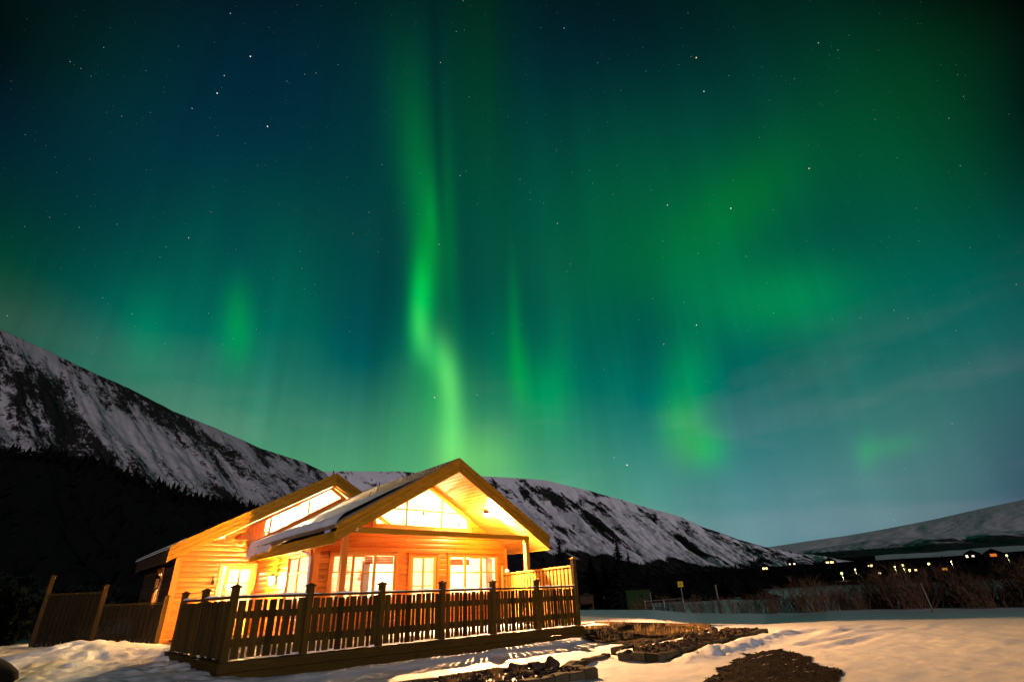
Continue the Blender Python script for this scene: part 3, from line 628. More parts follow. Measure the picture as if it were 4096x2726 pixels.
rr = [(16, 11.6, 3300), (21, 12.1, 3250), (24.2, 12.29, 3200), (26.9, 12.3, 3150), (29.6, 12.33, 3100), (31.5, 12.25, 3050), (35, 12.0, 3000), (39.1, 11.73, 2950), (42, 11.49, 2900), (45.3, 11.11, 2850), (49.1, 10.05, 2800), (53.1, 8.76, 2750), (56.5, 7.43, 2700), (59, 6.61, 2680), (61.3, 5.32, 2640), (62.8, 4.69, 2620), (64.2, 3.99, 2600), (66.4, 3.18, 2560), (69.5, 2.41, 2500), (71.8, 1.85, 2450), (74, 1.3, 2400), (77, .8, 2380)]
rb = [(34, .2, 1500), (38, .2, 1480), (41, .2, 1460), (43, .2, 1440), (45, .2, 1420), (47, .2, 1400), (50, .2, 1380), (53.5, .2, 1360), (56, .2, 1340), (58.5, .2, 1330), (61, .25, 1320), (63.5, .3, 1320), (65.5, .3, 1330), (67, .35, 1350), (68.5, .4, 1380), (69.5, .4, 1420), (70.5, .45, 1470), (72, .5, 1560), (74.5, .5, 1680), (76, .5, 1800), (77.5, .5, 1900), (79, .5, 2000)]
RM = mountain_mat('right_slope_snow_and_rock', .955, 1.015, (.020, .014, .017), snowc=(.78, .76, .80))
def rrock(k, t):
    return .10 * np.exp(-((k - .44) / .06) ** 2 - ((t - .72) / .17) ** 2) + .12 * sst(t, .9, 1) * sst(k, .55, .7) - .02
def rwood(k, t, a, e, u, v):
    f = np.interp(a, [15, 40, 44.3, 47, 50, 53, 56, 60, 62, 66, 70, 74, 80], [4.5, 4.4, 4.1, 3.8, 3.15, 3.0, 2.6, 2.1, 1.9, 1.5, 1.25, 1.1, 1])
    return sst(f - e + 1.1 * fbm(u * 3.2, v * 1.2, 3, 78), -.75, .55)
o = mountain('mountain', rr, None, rb, 24, RM, 560, 260, 1500, rocky=rrock, wood=rwood, seed=17)
setting(o, label='bright snowy mountain with dark rock ribs behind the cabin gable', cat='mountain')
# dark wooded hill across the valley, and the white fells far behind it
HM = mountain_mat('wooded_hill', .97, 1.08, (.012, .012, .014), snowc=(.5, .5, .54))
hr = [(58, 2.9, 4800), (62, 3.0, 4800), (65, 3.0, 4800), (69.2, 2.60, 4850), (72, 2.85, 4900), (75.1, 3.11, 4950), (80.5, 3.05, 5000), (85, 2.95, 5000), (92, 2.9, 5000), (104, 2.6, 5000)]
hb = [(x, 1.7, 3150) for x, _, _ in hr]
o = mountain('hill', hr, None, hb, 26, HM, 240, 60, 1200, rocky=lambda k, t: .16 - .42 * sst(t, .35, 1.0) * (1 - .3 * k), seed=29, wood=lambda k, t, a, e, u, v: .75 * (1 - sst(e, 2.2, 2.75)), ufac=.4)
setting(o, label='low dark hill with snow streaks across the valley', cat='hill')
FM = mountain_mat('far_fell_snow', .42, .56, (.4, .38, .42), snowc=(.85, .76, .84), bst=.1)
fr_ = [(62, 2.9, 9500), (66.4, 3.1, 9500), (69.8, 3.39, 9500), (73.3, 3.62, 9500), (76, 3.88, 9500), (78.4, 4.14, 9500), (80.5, 4.40, 9500), (82.0, 4.62, 9500), (83.7, 4.85, 9500), (85.8, 5.1, 9500), (92, 5.6, 9500), (104, 5.0, 9500)]
fb_ = [(x, 1.9, 6200) for x, _, _ in fr_]
o = mountain('mountain', fr_, None, fb_, 9, FM, 240, 80, 2500, rocky=lambda k, t: .0 * t, seed=37, ufac=.3)
setting(o, label='white rounded fells far off beyond the valley on the right', cat='mountain')
# far woods on the lower slopes: thousands of small spruces that read as one dark mass
def wood_mass(name, label, pts, hmin, hmax):
    mb = MB()
    for x, y, z in pts:
        h = hmin + (hmax - hmin) * rng.uniform(0, 1) ** 2.2; w = h * rng.uniform(.15, .26); n = 5; a0 = rng.uniform(0, 6)
        b = len(mb.v); z -= .4
        for q, (rr_, zz_) in enumerate(((w, 0), (w * .85, h * .3), (w * .45, h * .65))):
            for i in range(n):
                j = rng.uniform(.7, 1.25); mb.v.append((x + rr_ * j * math.cos(a0 + i * 6.283 / n), y + rr_ * j * math.sin(a0 + i * 6.283 / n), z + zz_))
        mb.v.append((x, y, z + h))
        for q in range(2):
            for i in range(n):
                mb.f.append((b + q * n + i, b + q * n + (i + 1) % n, b + (q + 1) * n + (i + 1) % n, b + (q + 1) * n + i)); mb.m.append(0)
        for i in range(n): mb.f.append((b + 2 * n + i, b + 2 * n + (i + 1) % n, b + 3 * n)); mb.m.append(0)
    me = bpy.data.meshes.new(name); me.from_pydata(mb.v, [], mb.f); me.materials.append(FOREST)
    o = bpy.data.objects.new(name, me); C.objects.link(o); return setting(o, 'stuff', label, 'forest')
def slope_pts(mt, n, f_lo, f_hi):
    me = mt.data; nv = len(me.vertices); co = np.empty(nv * 3); me.vertices.foreach_get('co', co); co = co.reshape(-1, 3)
    w = np.empty(nv); me.attributes['wooded'].data.foreach_get('value', w)
    idx = np.where((w > f_lo) & (w < f_hi))[0]
    a = np.degrees(np.arctan2(co[idx, 0] - cxp, co[idx, 1] - cyp)); idx = idx[(a > -14) & (a < 84)]
    pick = rng.choice(idx, min(n, len(idx)), replace=False); return co[pick] + np.stack([rng.normal(0, 2.5, len(pick)), rng.normal(0, 2.5, len(pick)), np.zeros(len(pick))], 1)
mts = [o for o in C.objects if o.name.startswith('mountain')]
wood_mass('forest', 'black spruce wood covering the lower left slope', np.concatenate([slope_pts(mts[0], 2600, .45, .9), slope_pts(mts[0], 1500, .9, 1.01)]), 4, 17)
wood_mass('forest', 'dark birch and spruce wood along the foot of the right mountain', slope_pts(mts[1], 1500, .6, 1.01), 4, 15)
pv = []
for _ in range(1500):
    a = rng.uniform(50, 96); r = 10 ** rng.uniform(2.28, 3.35); x = cxp + r * math.sin(R(a)); y = cyp + r * math.cos(R(a)); pv.append((x, y, float(gnd(x, y))))
wood_mass('scrub', 'dark scrub and scattered spruces on the valley floor', pv, 1.2, 4.5)

# ================================================================ THE CABIN
YF, YM, X1, X2, XL = 4.788, 9.73, 3.31, 10.42, .84
WX, MX = 6.866, 5.63                                   # ridge lines of the front wing and of the main house
YG, YMG = 2.83, 9.43                                   # faces of the two bargeboards
w_top = lambda x: 4.85 - .569 * abs(x - WX)
w_und = lambda x: 4.395 - .569 * abs(x - WX)
m_top = lambda x: 5.445 - .552 * abs(x - MX)
m_und = lambda x: 4.97 - .552 * abs(x - MX)
cab = thing('cabin', 'honey coloured timber cabin with two gables and lit windows', 'house', (WX, 8, -.3))
PITCHB = .155
def clad(mbx, T, ulo, uhi, z0, z1, openings=(), top=None, hole=None):
    """rows of rounded boards; T(u, d, z) places them; top(z) -> (lo, hi) clips them under a roof"""
    k = 0; z = z0
    while z < z1 - .02:
        zb, zt = z, min(z + PITCHB, z1); z = zt
        h = zt - zb
        prof = [(-.05, zb), (.0, zb), (.010, zb + .012), (.016, zb + h * .25), (.016, zb + h * .6), (.010, zt - .024), (-.003, zt - .004), (-.05, zt)]
        spans = [(ulo, uhi)]
        for (a, b, lo, hi) in openings:
            if min(hi, zt) - max(lo, zb) > .45 * h:
                ns = []
                for s, e in spans:
                    if b <= s or a >= e: ns.append((s, e)); continue
                    if a > s: ns.append((s, a))
                    if b < e: ns.append((b, e))
                spans = ns
        ns = []
        for s, e in spans:                                     # butt joints between board lengths
            p = s + rng.uniform(1.2, 3.6)
            while p < e - .6: ns.append((s, p - .003)); s = p + .003; p += rng.uniform(2.2, 3.8)
            ns.append((s, e))
        spans = ns
        if hole: spans = [(s, e, k_) for s, e in spans for k_ in (0, 1)]
        for sp_ in spans:
            s, e = sp_[:2]; r0, r1 = [], []
            for d, zz in prof:
                lo, hi = top(zz) if top else (-1e9, 1e9)
                if hole:
                    h0, h1 = hole(zz)
                    if sp_[2] == 0: hi = min(hi, h0)
                    else: lo = max(lo, h1)
                a_ = max(s, lo); b_ = min(e, hi)
                if b_ < a_: a_ = b_ = (max(min(.5 * (lo + hi), e), s))
                r0.append(T(a_, d, zz)); r1.append(T(b_, d, zz))
            mbx.loft([r0, r1])
TF = lambda u, d, z: (u, YF - d, z)                    # front wall of the wing
TS = lambda u, d, z: (X1 - d, u, z)                    # its left side wall
TM = lambda u, d, z: (u, YM - d, z)                    # front wall of the main house
TR = lambda u, d, z: (X2 + d, u, z)
TL = lambda u, d, z: (XL - d, u, z)
TB = lambda u, d, z: (u, 14.9 + d, z)
wtop = lambda z: (WX - (4.42 - z) / .569, WX + (4.42 - z) / .569)
mtop = lambda z: (MX - (4.99 - z) / .552, MX + (4.99 - z) / .552)
# openings u0,u1,z0,z1 (clear of the casing)
WL, WR, DF = (3.80, 5.87, .86, 2.10), (7.90, 9.95, .86, 2.10), (6.39, 7.40, .02, 2.08)
WS = (5.12, 6.74, .86, 2.12); DM = (2.20, 3.24, .02, 2.06); UPW = (5.08, 8.65)
mb = MB()
clad(mb, TF, X1 + .05, X2, -.02, 2.87, [WL, WR, DF], wtop)
clad(mb, TF, X1, X2, 2.87, 4.34, [], wtop, hole=lambda z: (max(5.03, WX - max(0, 4.33 - z) / .572), min(8.70, WX + max(0, 4.33 - z) / .572)))
mb.build('wall', HX, cab)
mb = MB(); clad(mb, TS, YF, YM, -.02, 2.4, [WS]); mb.build('wall', HY, cab)
mb = MB(); clad(mb, TM, XL, X1 + .2, -.42, 2.9, [DM], mtop); mb.build('wall', HX, cab)
mb = MB(); clad(mb, TR, YF, 14.9, -.4, 2.35); mb.build('wall', HY, cab)
mb = MB(); clad(mb, TL, YM, 14.9, -.4, 2.35, [(11.5, 12.2, .9, 2.02)]); mb.build('wall', DARKWOOD_AND_SHADE, cab)  # same cladding as the rest, its night shade put into a darker colour
mb = MB(); clad(mb, TB, XL, X2, -.4, 5, [], mtop); mb.build('wall', HX, cab)
mb = MB(); mb.box((X1 + .1, YF + .1, -.3), (X2 - .05, YM, -.03)); mb.box((XL + .1, YM + .05, -.3), (X2 - .05, 14.85, -.028)); mb.build('floor', FX, cab)
mb = MB(); mb.box((X1 + .05, YF + .05, -.5), (X2 - .02, 14.8, -.3)); mb.box((XL + .05, YM + .1, -.6), (X1, 14.8, -.42)); mb.build('foundation', BLOCK, cab)
# corner boards
mb = MB()
mb.box((X1 - .045, YF - .045, -.02), (X1 + .115, YF - .002, 2.38)); mb.box((X1 - .045, YF, -.02), (X1 - .018, YF + .12, 2.3)); mb.build('corner_board', HZ, cab, bevel=.004)
mb = MB(); mb.box((X2 - .06, YF - .045, -.02), (X2 + .045, YF - .002, 2.36)); mb.build('corner_board', HZ, cab, bevel=.004)
mb = MB(); mb.box((XL - .045, YM - .045, -.42), (XL + .13, YM - .002, 2.30)); mb.build('corner_board', HZ, cab, bevel=.004)
# roofs
def slab(mb, fn, x0, x1, xr, y0, y1, th):
    for a, b in ((x0, xr), (xr, x1)):
        mb.prism([(a, y0, fn(a) - th), (b, y0, fn(b) - th), (b, y0, fn(b)), (a, y0, fn(a))], (0, y1 - y0, 0))
def ribs(mb, fn, x0, xr, y0, y1, step):
    y = y0 + .1
    while y < y1:
        mb.prism([(x0, y, fn(x0) - .01), (xr, y, fn(xr) - .01), (xr, y, fn(xr) + .02), (x0, y, fn(x0) + .02)], (0, .03, 0)); y += step
mb = MB(); slab(mb, w_top, 2.93, 10.82, WX, 2.81, 10.6, .07)
ribs(mb, w_top, 2.93, WX, 2.8, 10.5, .11)
for k in range(60):
    x = 2.95 + k * .066; mb.bar((x, 2.82, w_top(x) + .008), (x, 10.5, w_top(x) + .008), .014, .02)
wr_ = mb.build('roof', ROOF, cab)
mb = MB(); slab(mb, m_top, .44, 10.83, MX, 9.41, 15.1, .07); mb.build('roof', ROOF, cab)
def barge(fn_t, fn_u, xl, xr_, xc, yf, name='bargeboard'):
    mb = MB()
    for a, b in ((xl, xc), (xc, xr_)):
        for k in range(3):
            o0 = (fn_t(a) - fn_u(a)) * k / 3; o1 = (fn_t(a) - fn_u(a)) * (k + 1) / 3 - .008
            y = yf + .009 * k
            mb.prism([(a, y, fn_t(a) + .012 - o1), (b, y, fn_t(b) + .012 - o1), (b, y, fn_t(b) + .012 - o0), (a, y, fn_t(a) + .012 - o0)], (0, .034, 0))
    return mb.build(name, RKX, cab, bevel=.004)
barge(w_top, w_und, 2.975, 10.765, WX, YG - .03)
barge(m_top, m_und, .49, 10.78, MX, YMG - .03)
# eaves boards and soffits
mb = MB()
for k in range(2): mb.box((2.965 + .006 * k, YG + .03, 2.17 + .155 * (1 - k) + .003), (2.995, YM - .01, 2.17 + .155 * (2 - k) - .004))
mb.build('eaves_board', RKY, cab, bevel=.004)
mb = MB()
for k in range(2): mb.box((10.75, YG + .03, 2.17 + .155 * (1 - k) + .003), (10.778, 15.0, 2.17 + .155 * (2 - k) - .004))
mb.build('eaves_board', RKY, cab, bevel=.004)
mb = MB(); mb.box((.49, YMG + .03, 2.13), (.52, 15.05, 2.5)); mb.build('eaves_board', DARKWOOD_AND_SHADE, cab)  # shade on the left eaves is put into the board's colour
def soffit(fn, x0, x1, xc, y0, y1, name='soffit', m=SOF, step=.125):
    mb = MB()
    for a, b in ((x0, xc), (x1, xc)):
        n = int(abs(b - a) / step); sx_ = (b - a) / n
        for k in range(n):
            p = a + sx_ * k; q = a + sx_ * (k + 1) - (.024 if sx_ > 0 else -.024)
            mb.prism([(p, y0, fn(p) + .012), (q, y0, fn(q) + .012), (q, y0, fn(q) + .034), (p, y0, fn(p) + .034)], (0, y1 - y0, 0))
            mb.prism([(q - .002, y0, fn(q) + .024), (p + sx_, y0, fn(p + sx_) + .024), (p + sx_, y0, fn(p + sx_) + .034), (q - .002, y0, fn(q) + .034)], (0, y1 - y0, 0))
    return mb.build(name, m, cab)
soffit(w_und, 3.0, 10.745, WX, YG + .012, YF + .04)
soffit(lambda x: w_und(x) + .001, 3.0, 10.745, WX, YF + .045, YM - .02, 'soffit', LINER, .14)
soffit(m_und, .53, 10.74, MX, YMG + .02, YM + .02)
soffit(lambda x: m_und(x) + .001, .9, 10.4, MX, YM + .05, 14.85, 'ceiling', LINER, .2)
# porch: two posts, tie beam, trim
for px in (3.305, 9.755):
    mb = MB(); mb.box((px - .075, 2.875, -.0), (px + .075, 3.025, 2.462)); mb.build('porch_post', HZ if px < 5 else PZ, cab, bevel=.006)
mb = MB(); mb.box((3.2, 2.885, 2.464), (9.86, 3.015, 2.60)); mb.build('tie_beam', RKX, cab, bevel=.006)
mb = MB(); mb.box((3.52, 2.84, 2.50), (3.58, 2.88, 2.62)); mb.box((3.535, 2.80, 2.53), (3.565, 2.84, 2.57)); mb.build('light_sensor', WHITE, cab, bevel=.006)
# glazed triangle in the front gable
up = thing('window', '', '', (WX, YF, 2.98)); del up['label']; del up['category']; up.parent = cab; up.location = Vector((WX, YF, 2.98)) - Vector(cab.location)
outer = [(4.98, 2.88), (8.75, 2.88), (8.75, 3.32), (WX, 4.40), (4.98, 3.32)]
inner = [(5.08, 2.98), (8.65, 2.98), (8.65, 3.26), (WX, 4.28), (5.08, 3.26)]
mb = MB()
for k in range(5):
    a, b = outer[k], outer[(k + 1) % 5]; c, d = inner[(k + 1) % 5], inner[k]
    mb.prism([(a[0], YF - .05, a[1]), (b[0], YF - .05, b[1]), (c[0], YF - .05, c[1]), (d[0], YF - .05, d[1])], (0, .07, 0))
mb.box((4.95, YF - .09, 2.86), (8.78, YF - .051, 2.90))
mb.build('frame', SASH, up)
mb = MB()
for x in (6.17, 7.56):
    mb.box((x - .025, YF - .03, 2.98), (x + .025, YF + .01, 4.28 - abs(x - WX) * .572)); mb.build('glazing_bar', SASH, up); mb = MB()
mb.box((5.08 + .372, YF - .028, 3.45), (8.65 - .372, YF + .008, 3.49))
mb.build('glazing_bar', SASH, up)
mb = MB(); mb.prism([(x, YF - .012, z) for x, z in inner], (0, .006, 0)); mb.build('pane', GLASS, up)
mb = MB()
for s in (-1, 1):
    mb.prism([(WX + s * 1.9, YF - .03, w_und(WX + 1.9) - .09), (WX, YF - .03, w_und(WX) - .09), (WX, YF - .03, w_und(WX) + .01), (WX + s * 1.9, YF - .03, w_und(WX + 1.9) + .01)], (0, .04, 0))
mb.build('gable_trim', SASH, cab)

def window(T, u0, u1, z0, z1, cols, zsplit, blind=(), curtain=(), valance=(), sashm=SASH):
    """casing, sashes with glazing bars, panes, blinds and curtains behind"""
    c = T((u0 + u1) / 2, 0, z0); w = bpy.data.objects.new('window', None); C.objects.link(w); w.parent = cab; w.location = Vector(c) - Vector(cab.location); w.empty_display_size = .2
    mb = MB(); cw = .085
    mb.box(T(u0 - cw, -.02, z0 - .02), T(u0 + .01, .045, z1 + .03)); mb.box(T(u1 - .01, -.02, z0 - .02), T(u1 + cw, .045, z1 + .03))
    mb.box(T(u0 - cw, -.02, z1 - .01), T(u1 + cw, .047, z1 + .06)); mb.box(T(u0 - cw - .05, -.02, z1 + .062), T(u1 + cw + .05, .10, z1 + .085))
    mb.box(T(u0 - cw - .02, -.02, z0 - .06), T(u1 + cw + .02, .085, z0 - .018))
    mb.build('casing', HZ, w, bevel=.004)
    mb = MB(); sw = .052; n = len(cols)
    for a, b in cols:
        mb.box(T(a - sw, -.02, z0 - .01), T(a, .022, z1)); mb.box(T(b, -.02, z0 - .01), T(b + sw, .022, z1))
        mb.box(T(a, -.02, z1 - sw), T(b, .021, z1)); mb.box(T(a, -.02, z0 - .01), T(b, .021, z0 + sw)); mb.box(T(a, -.018, zsplit - .018), T(b, .019, zsplit + .018))
    mb.build('sash', sashm, w, bevel=.003)
    mb = MB()
    for a, b in cols: mb.box(T(a, -.003, z0), T(b, .002, z1))
    mb.build('pane', GLASS, w)
    if blind:
        mb = MB()
        for a, b, lo, hi, tilt in blind:
            z = lo
            while z < hi:
                q = .018
                pts = [T(a, -.07 - q, z - q * tilt), T(b, -.07 - q, z - q * tilt), T(b, -.07 + q, z + q * tilt), T(a, -.07 + q, z + q * tilt)]
                mb.prism(pts, Vector(T(0, 0, .003)) - Vector(T(0, 0, 0))); z += .036
            mb.box(T(a, -.10, hi), T(b, -.04, hi + .05))
            for f in (.15, .85): mb.box(T(a + (b - a) * f - .003, -.095, lo), T(a + (b - a) * f + .003, -.09, hi))
        mb.build('blind', BLIND, w)
    if valance:
        mb = MB()
        for a, b, lo, hi in valance:
            for q in range(5): mb.box(T(a, -.085 - .01 * q, lo + (hi - lo) * q / 5), T(b, -.075 - .01 * q, lo + (hi - lo) * (q + .9) / 5))
        mb.build('valance', VALANCE, w)
    if curtain:
        mb = MB()
        for a, b, lo, hi in curtain:
            n = 34; mb.loft([[T(a + (b - a) * i / n, -.16 + .022 * math.sin(i * 1.25), z) for i in range(n + 1)] for z in (lo, (lo + hi) / 2, hi)], cap=False, closed=False)
            n0 = len(mb.v)
        mb.build('curtain', CURT, w, smooth=True)
    return w
window(TF, WL[0], WL[1], WL[2], WL[3], [(3.86, 4.42), (4.50, 5.12), (5.20, 5.82)], 1.59,
       blind=[(3.84, 4.44, .9, 2.02, .6), (4.49, 4.86, .9, 2.02, .5)], valance=[(4.88, 5.14, 1.82, 2.05), (5.18, 5.84, 1.82, 2.05)], curtain=[(4.83, 5.1, .86, 1.9)])
window(TF, WR[0], WR[1], WR[2], WR[3], [(7.95, 8.52), (8.60, 9.21), (9.29, 9.90)], 1.57,
       valance=[(7.93, 8.54, 1.80, 2.0), (8.58, 8.82, 1.80, 2.0)], blind=[(8.84, 9.23, 1.15, 2.02, .25), (9.27, 9.6, 1.1, 2.02, .25)], curtain=[(9.62, 9.92, .86, 2.04)])
window(TS, WS[0], WS[1], WS[2], WS[3], [(5.17, 5.92), (5.99, 6.69)], 1.64, blind=[(5.15, 5.94, .9, 2.06, .12), (5.97, 6.71, .9, 2.06, .12)])
def door(T, u0, u1, z1, panes, zs, zlow, handle_u, slit=None):
    d = bpy.data.objects.new('door', None); C.objects.link(d); d.parent = cab; d.location = Vector(T(u0, 0, 0)) - Vector(cab.location); d.empty_display_size = .2
    mb = MB(); cw = .08
    mb.box(T(u0 - cw, -.02, -.02), T(u0 + .012, .05, z1 + .03)); mb.box(T(u1 - .012, -.02, -.02), T(u1 + cw, .05, z1 + .03)); mb.box(T(u0 - cw, -.02, z1 - .01), T(u1 + cw, .052, z1 + .06))
    mb.box(T(u0 - cw - .05, -.02, z1 + .062), T(u1 + cw + .05, .11, z1 + .088))
    mb.build('casing', HZ, d, bevel=.004)
    a = panes[0][0]; b = panes[-1][1]; l0 = u0 + .014 if not slit else slit[1]
    mb = MB()
    mb.box(T(l0, -.02, 0), T(a, .024, z1 - .012)); mb.box(T(b, -.02, 0), T(u1 - .014, .024, z1 - .012)); mb.box(T(a, -.02, zs[-1] + .0), T(b, .024, z1 - .012)); mb.box(T(a, -.02, 0), T(b, .024, zlow))
    for k in range(len(panes) - 1): mb.box(T(panes[k][1], -.015, zlow), T(panes[k + 1][0], .02, zs[-1]))
    for z in zs[:-1]: mb.box(T(a, -.014, z - .016), T(b, .019, z + .016))
    mb.box(T(a + .06, .0, .12), T(b - .06, .031, zlow - .12))
    mb.build('leaf', SASH, d, bevel=.003)
    mb = MB(); mb.box(T(a, -.003, zlow), T(b, .002, zs[-1]))
    if slit: mb.box(T(slit[0], -.003, .1), T(slit[1], .002, z1 - .012))
    mb.build('pane', GLASS, d)
    mb = MB(); mb.tube([T(handle_u, .026, 1.02), T(handle_u, .07, 1.02), T(handle_u + .1, .07, 1.02)], .01); mb.box(T(handle_u - .02, .024, .93), T(handle_u + .02, .031, 1.1)); mb.build('handle', STEEL, d)
    return d
door(TF, DF[0], DF[1], DF[3], [(6.505, 6.855), (6.92, 7.28)], (1.19, 1.60, 2.0), .78, 6.46)
door(TM, DM[0], DM[1], DM[3], [(2.43, 2.735), (2.795, 3.10)], (1.14, 1.54, 1.95), .76, 3.16, slit=(2.215, 2.325))
# glazed band under the roof of the main house
bw = bpy.data.objects.new('window', None); C.objects.link(bw); bw.parent = cab; bw.location = Vector((4, YM, 3)) - Vector(cab.location)
gl = [(2.28, 2.905), (3.08, 2.89), (6.03, 4.556), (5.581, 4.84), (2.28, 2.96)]
fo = [(2.1, 2.80), (3.12, 2.72), (6.45, 4.46), (5.63, 4.955), (2.08, 3.0)]
mb = MB()
for k in range(5):
    a, b = fo[k], fo[(k + 1) % 5]; c, d = gl[(k + 1) % 5], gl[k]
    mb.prism([(a[0], YM - .05, a[1]), (b[0], YM - .05, b[1]), (c[0], YM - .05, c[1]), (d[0], YM - .05, d[1])], (0, .09, 0))
mb.build('frame', HX, bw)
mb = MB()
for x in (3.50, 4.81):
    mb = MB(); mb.box((x - .03, YM - .04, 2.89 + .565 * (x - 3.08)), (x + .03, YM + .03, 2.96 + .5695 * (x - 2.28))); mb.build('glazing_bar', HZ, bw)
mb = MB(); mb.prism([(x, YM - .02, z) for x, z in gl], (0, .006, 0)); mb.build('pane', GLASS, bw)
mb = MB(); mb.prism([(2.95, YM - .035, 2.66), (6.9, YM - .035, w_top(6.5) - .2), (6.9, YM - .035, w_top(6.5) + .02), (3.02, YM - .035, 2.88)], (0, .03, 0)); mb.build('flashing_board', DARKWOOD_AND_SHADE, cab)
# dark boards behind the glazed band, closing the gable around it
mb = MB(); mb.prism([(3.0, YM + .05, 2.3), (10.3, YM + .05, 2.3), (10.3, YM + .05, 2.4), (6.6, YM + .05, 4.42), (6.2, YM + .05, 4.46), (3.1, YM + .05, 2.74)], (0, .05, 0)); mb.build('inner_wall', LINER, cab)
# rooms behind the glass
mb = MB()
x = 3.42
while x < 10.3: mb.box((x, YM - .12, -.02), (min(x + .145, 10.3), YM - .09, min(w_und(x), w_und(min(x + .145, 10.3))) - .01)); x += .15
mb.build('inner_wall', LINER, cab)
mb = MB()
x = .95
while x < 10.3:
    mb.box((x, 12.6, -.02), (min(x + .145, 10.3), 12.64, m_und(x) - .02)); x += .15
mb.box((3.2, YM + .12, -.02), (3.26, 12.5, 2.3))
mb.build('inner_wall', LINER, cab)
mb = MB()
y = YF + .08
while y < 9.55: mb.box((10.33, y, -.02), (10.36, y + .145, 2.36)); y += .15
mb.build('inner_wall', LINER, cab)
mb = MB(); x = 2.0
while x < 3.4: mb.box((x, YM + .30, 2.55), (x + .115, YM + .33, m_und(x) - .03)); x += .12
mb.build('inner_wall', HZ, cab)
mb = MB(); mb.box((4.0, YM + .5, 2.3), (10.2, 12.5, 2.4)); mb.build('loft_floor', LINER, cab)
mb = MB()
for k in range(7): mb.box((3.52 + .1 * k, YM + .55, 2.4), (3.545 + .1 * k, YM + .58, 3.2))
mb.box((3.45, YM + .54, 3.2), (4.25, YM + .6, 3.26)); mb.build('loft_railing', HZ, cab)
window(TL, 11.5, 12.2, .9, 2.02, [(11.55, 12.15)], 1.5)
# drainpipe at the corner of the wing
mb = MB(); mb.tube([(3.02, 5.35, 2.28), (3.05, 5.3, 2.2), (3.17, 5.08, 2.1), (3.235, 5.0, 2.0), (3.24, 4.97, 1.0), (3.24, 4.97, .03)], .035, 10); mb.build('drainpipe', WHITE, cab, smooth=True)

# lamps
def point(name, loc, watt, col, rad, parent):
    l = bpy.data.lights.new(name, 'POINT'); l.energy = watt; l.color = col; l.shadow_soft_size = rad
    o = bpy.data.objects.new(name, l); C.objects.link(o); o.location = Vector(loc) - world_loc(parent); o.parent = parent; return o
LAMP = (1, .50, .15); ROOM = (1, .70, .36)
wl = thing('wall_lantern', 'glowing lantern on the cabin side wall above the deck', 'lamp', (3.29, 7.62, 1.5))
mb = MB(); mb.box((3.262, 7.56, 1.40), (3.292, 7.68, 1.66)); mb.tube([(3.27, 7.62, 1.62), (3.2, 7.62, 1.70), (3.14, 7.62, 1.70)], .012); mb.lathe((3.14, 7.62, 1.63), [(.005, .07), (.03, .06), (.095, 0), (.085, -.01)], 8); mb.lathe((3.14, 7.62, 1.36), [(.02, -.03), (.06, 0), (.06, .015)], 8); mb.build('bracket', BLACK, wl)
mb = MB(); mb.lathe((3.14, 7.62, 1.38), [(.05, 0), (.075, .1), (.08, .24)], 10); mb.build('glass', BULB, wl, smooth=True)
point('lantern_light', (3.08, 7.62, 1.5), 4400, LAMP, .10, wl)
fl = thing('porch_floodlight', 'blazing lamp under the right slope of the porch roof', 'lamp', (8.6, 3.62, 3.42))
mb = MB(); mb.lathe((8.58, 3.62, 3.36), [(.09, .06), (.09, .0), (.075, -.02)], 16); mb.build('housing', BLACK, fl)
mb = MB(); mb.lathe((8.58, 3.62, 3.26), [(.02, -.01), (.06, .01), (.075, .06), (.07, .09)], 16); mb.build('glass', BULB, fl, smooth=True)
point('flood_spill', (8.56, 3.6, 3.19), 850, LAMP, .05, fl)
sl = bpy.data.lights.new('flood_beam', 'SPOT'); sl.energy = 14000; sl.color = (1, .49, .20); sl.spot_size = R(150); sl.spot_blend = .35; sl.shadow_soft_size = .035
so2 = bpy.data.objects.new('flood_beam', sl); C.objects.link(so2); so2.location = Vector((8.56, 3.55, 3.2)) - Vector(fl.location); so2.parent = fl
so2.rotation_euler = Vector((-.15, .85, .42)).to_track_quat('Z', 'Y').to_euler()
rl = thing('room_lamp', 'ceiling lamp hanging inside the front room', 'lamp', (6.0, 7.4, 2.9))
mb = MB(); mb.tube([(6.0, 7.4, 3.88), (6.0, 7.4, 2.95)], .006); mb.lathe((6.0, 7.4, 2.75), [(.16, 0), (.10, .16), (.02, .2)], 14); mb.build('shade', WHITE, rl)
point('room_light', (6.0, 7.4, 2.6), 1400, ROOM, .12, rl)
rl2 = thing('room_lamp', 'ceiling lamp inside the front room near the gable window', 'lamp', (7.9, 6.6, 3.2))
mb = MB(); mb.tube([(7.9, 6.6, 3.75), (7.9, 6.6, 3.25)], .006); mb.lathe((7.9, 6.6, 3.05), [(.16, 0), (.10, .16), (.02, .2)], 14); mb.build('shade', WHITE, rl2)
point('room_light', (7.9, 6.6, 2.9), 1500, ROOM, .12, rl2)
rl3 = thing('room_lamp', 'lamp inside the loft behind the sloping window band', 'lamp', (4.9, 11.0, 4.2))
mb = MB(); mb.tube([(4.9, 11.0, 4.55), (4.9, 11.0, 4.4)], .006); mb.lathe((4.9, 11.0, 4.25), [(.16, 0), (.10, .16), (.02, .2)], 14); mb.build('shade', WHITE, rl3)
point('room_light', (4.9, 11.0, 4.15), 4500, ROOM, .12, rl3)
point('hall_light', (2.2, 11.2, 2.2), 350, ROOM, .1, rl3)
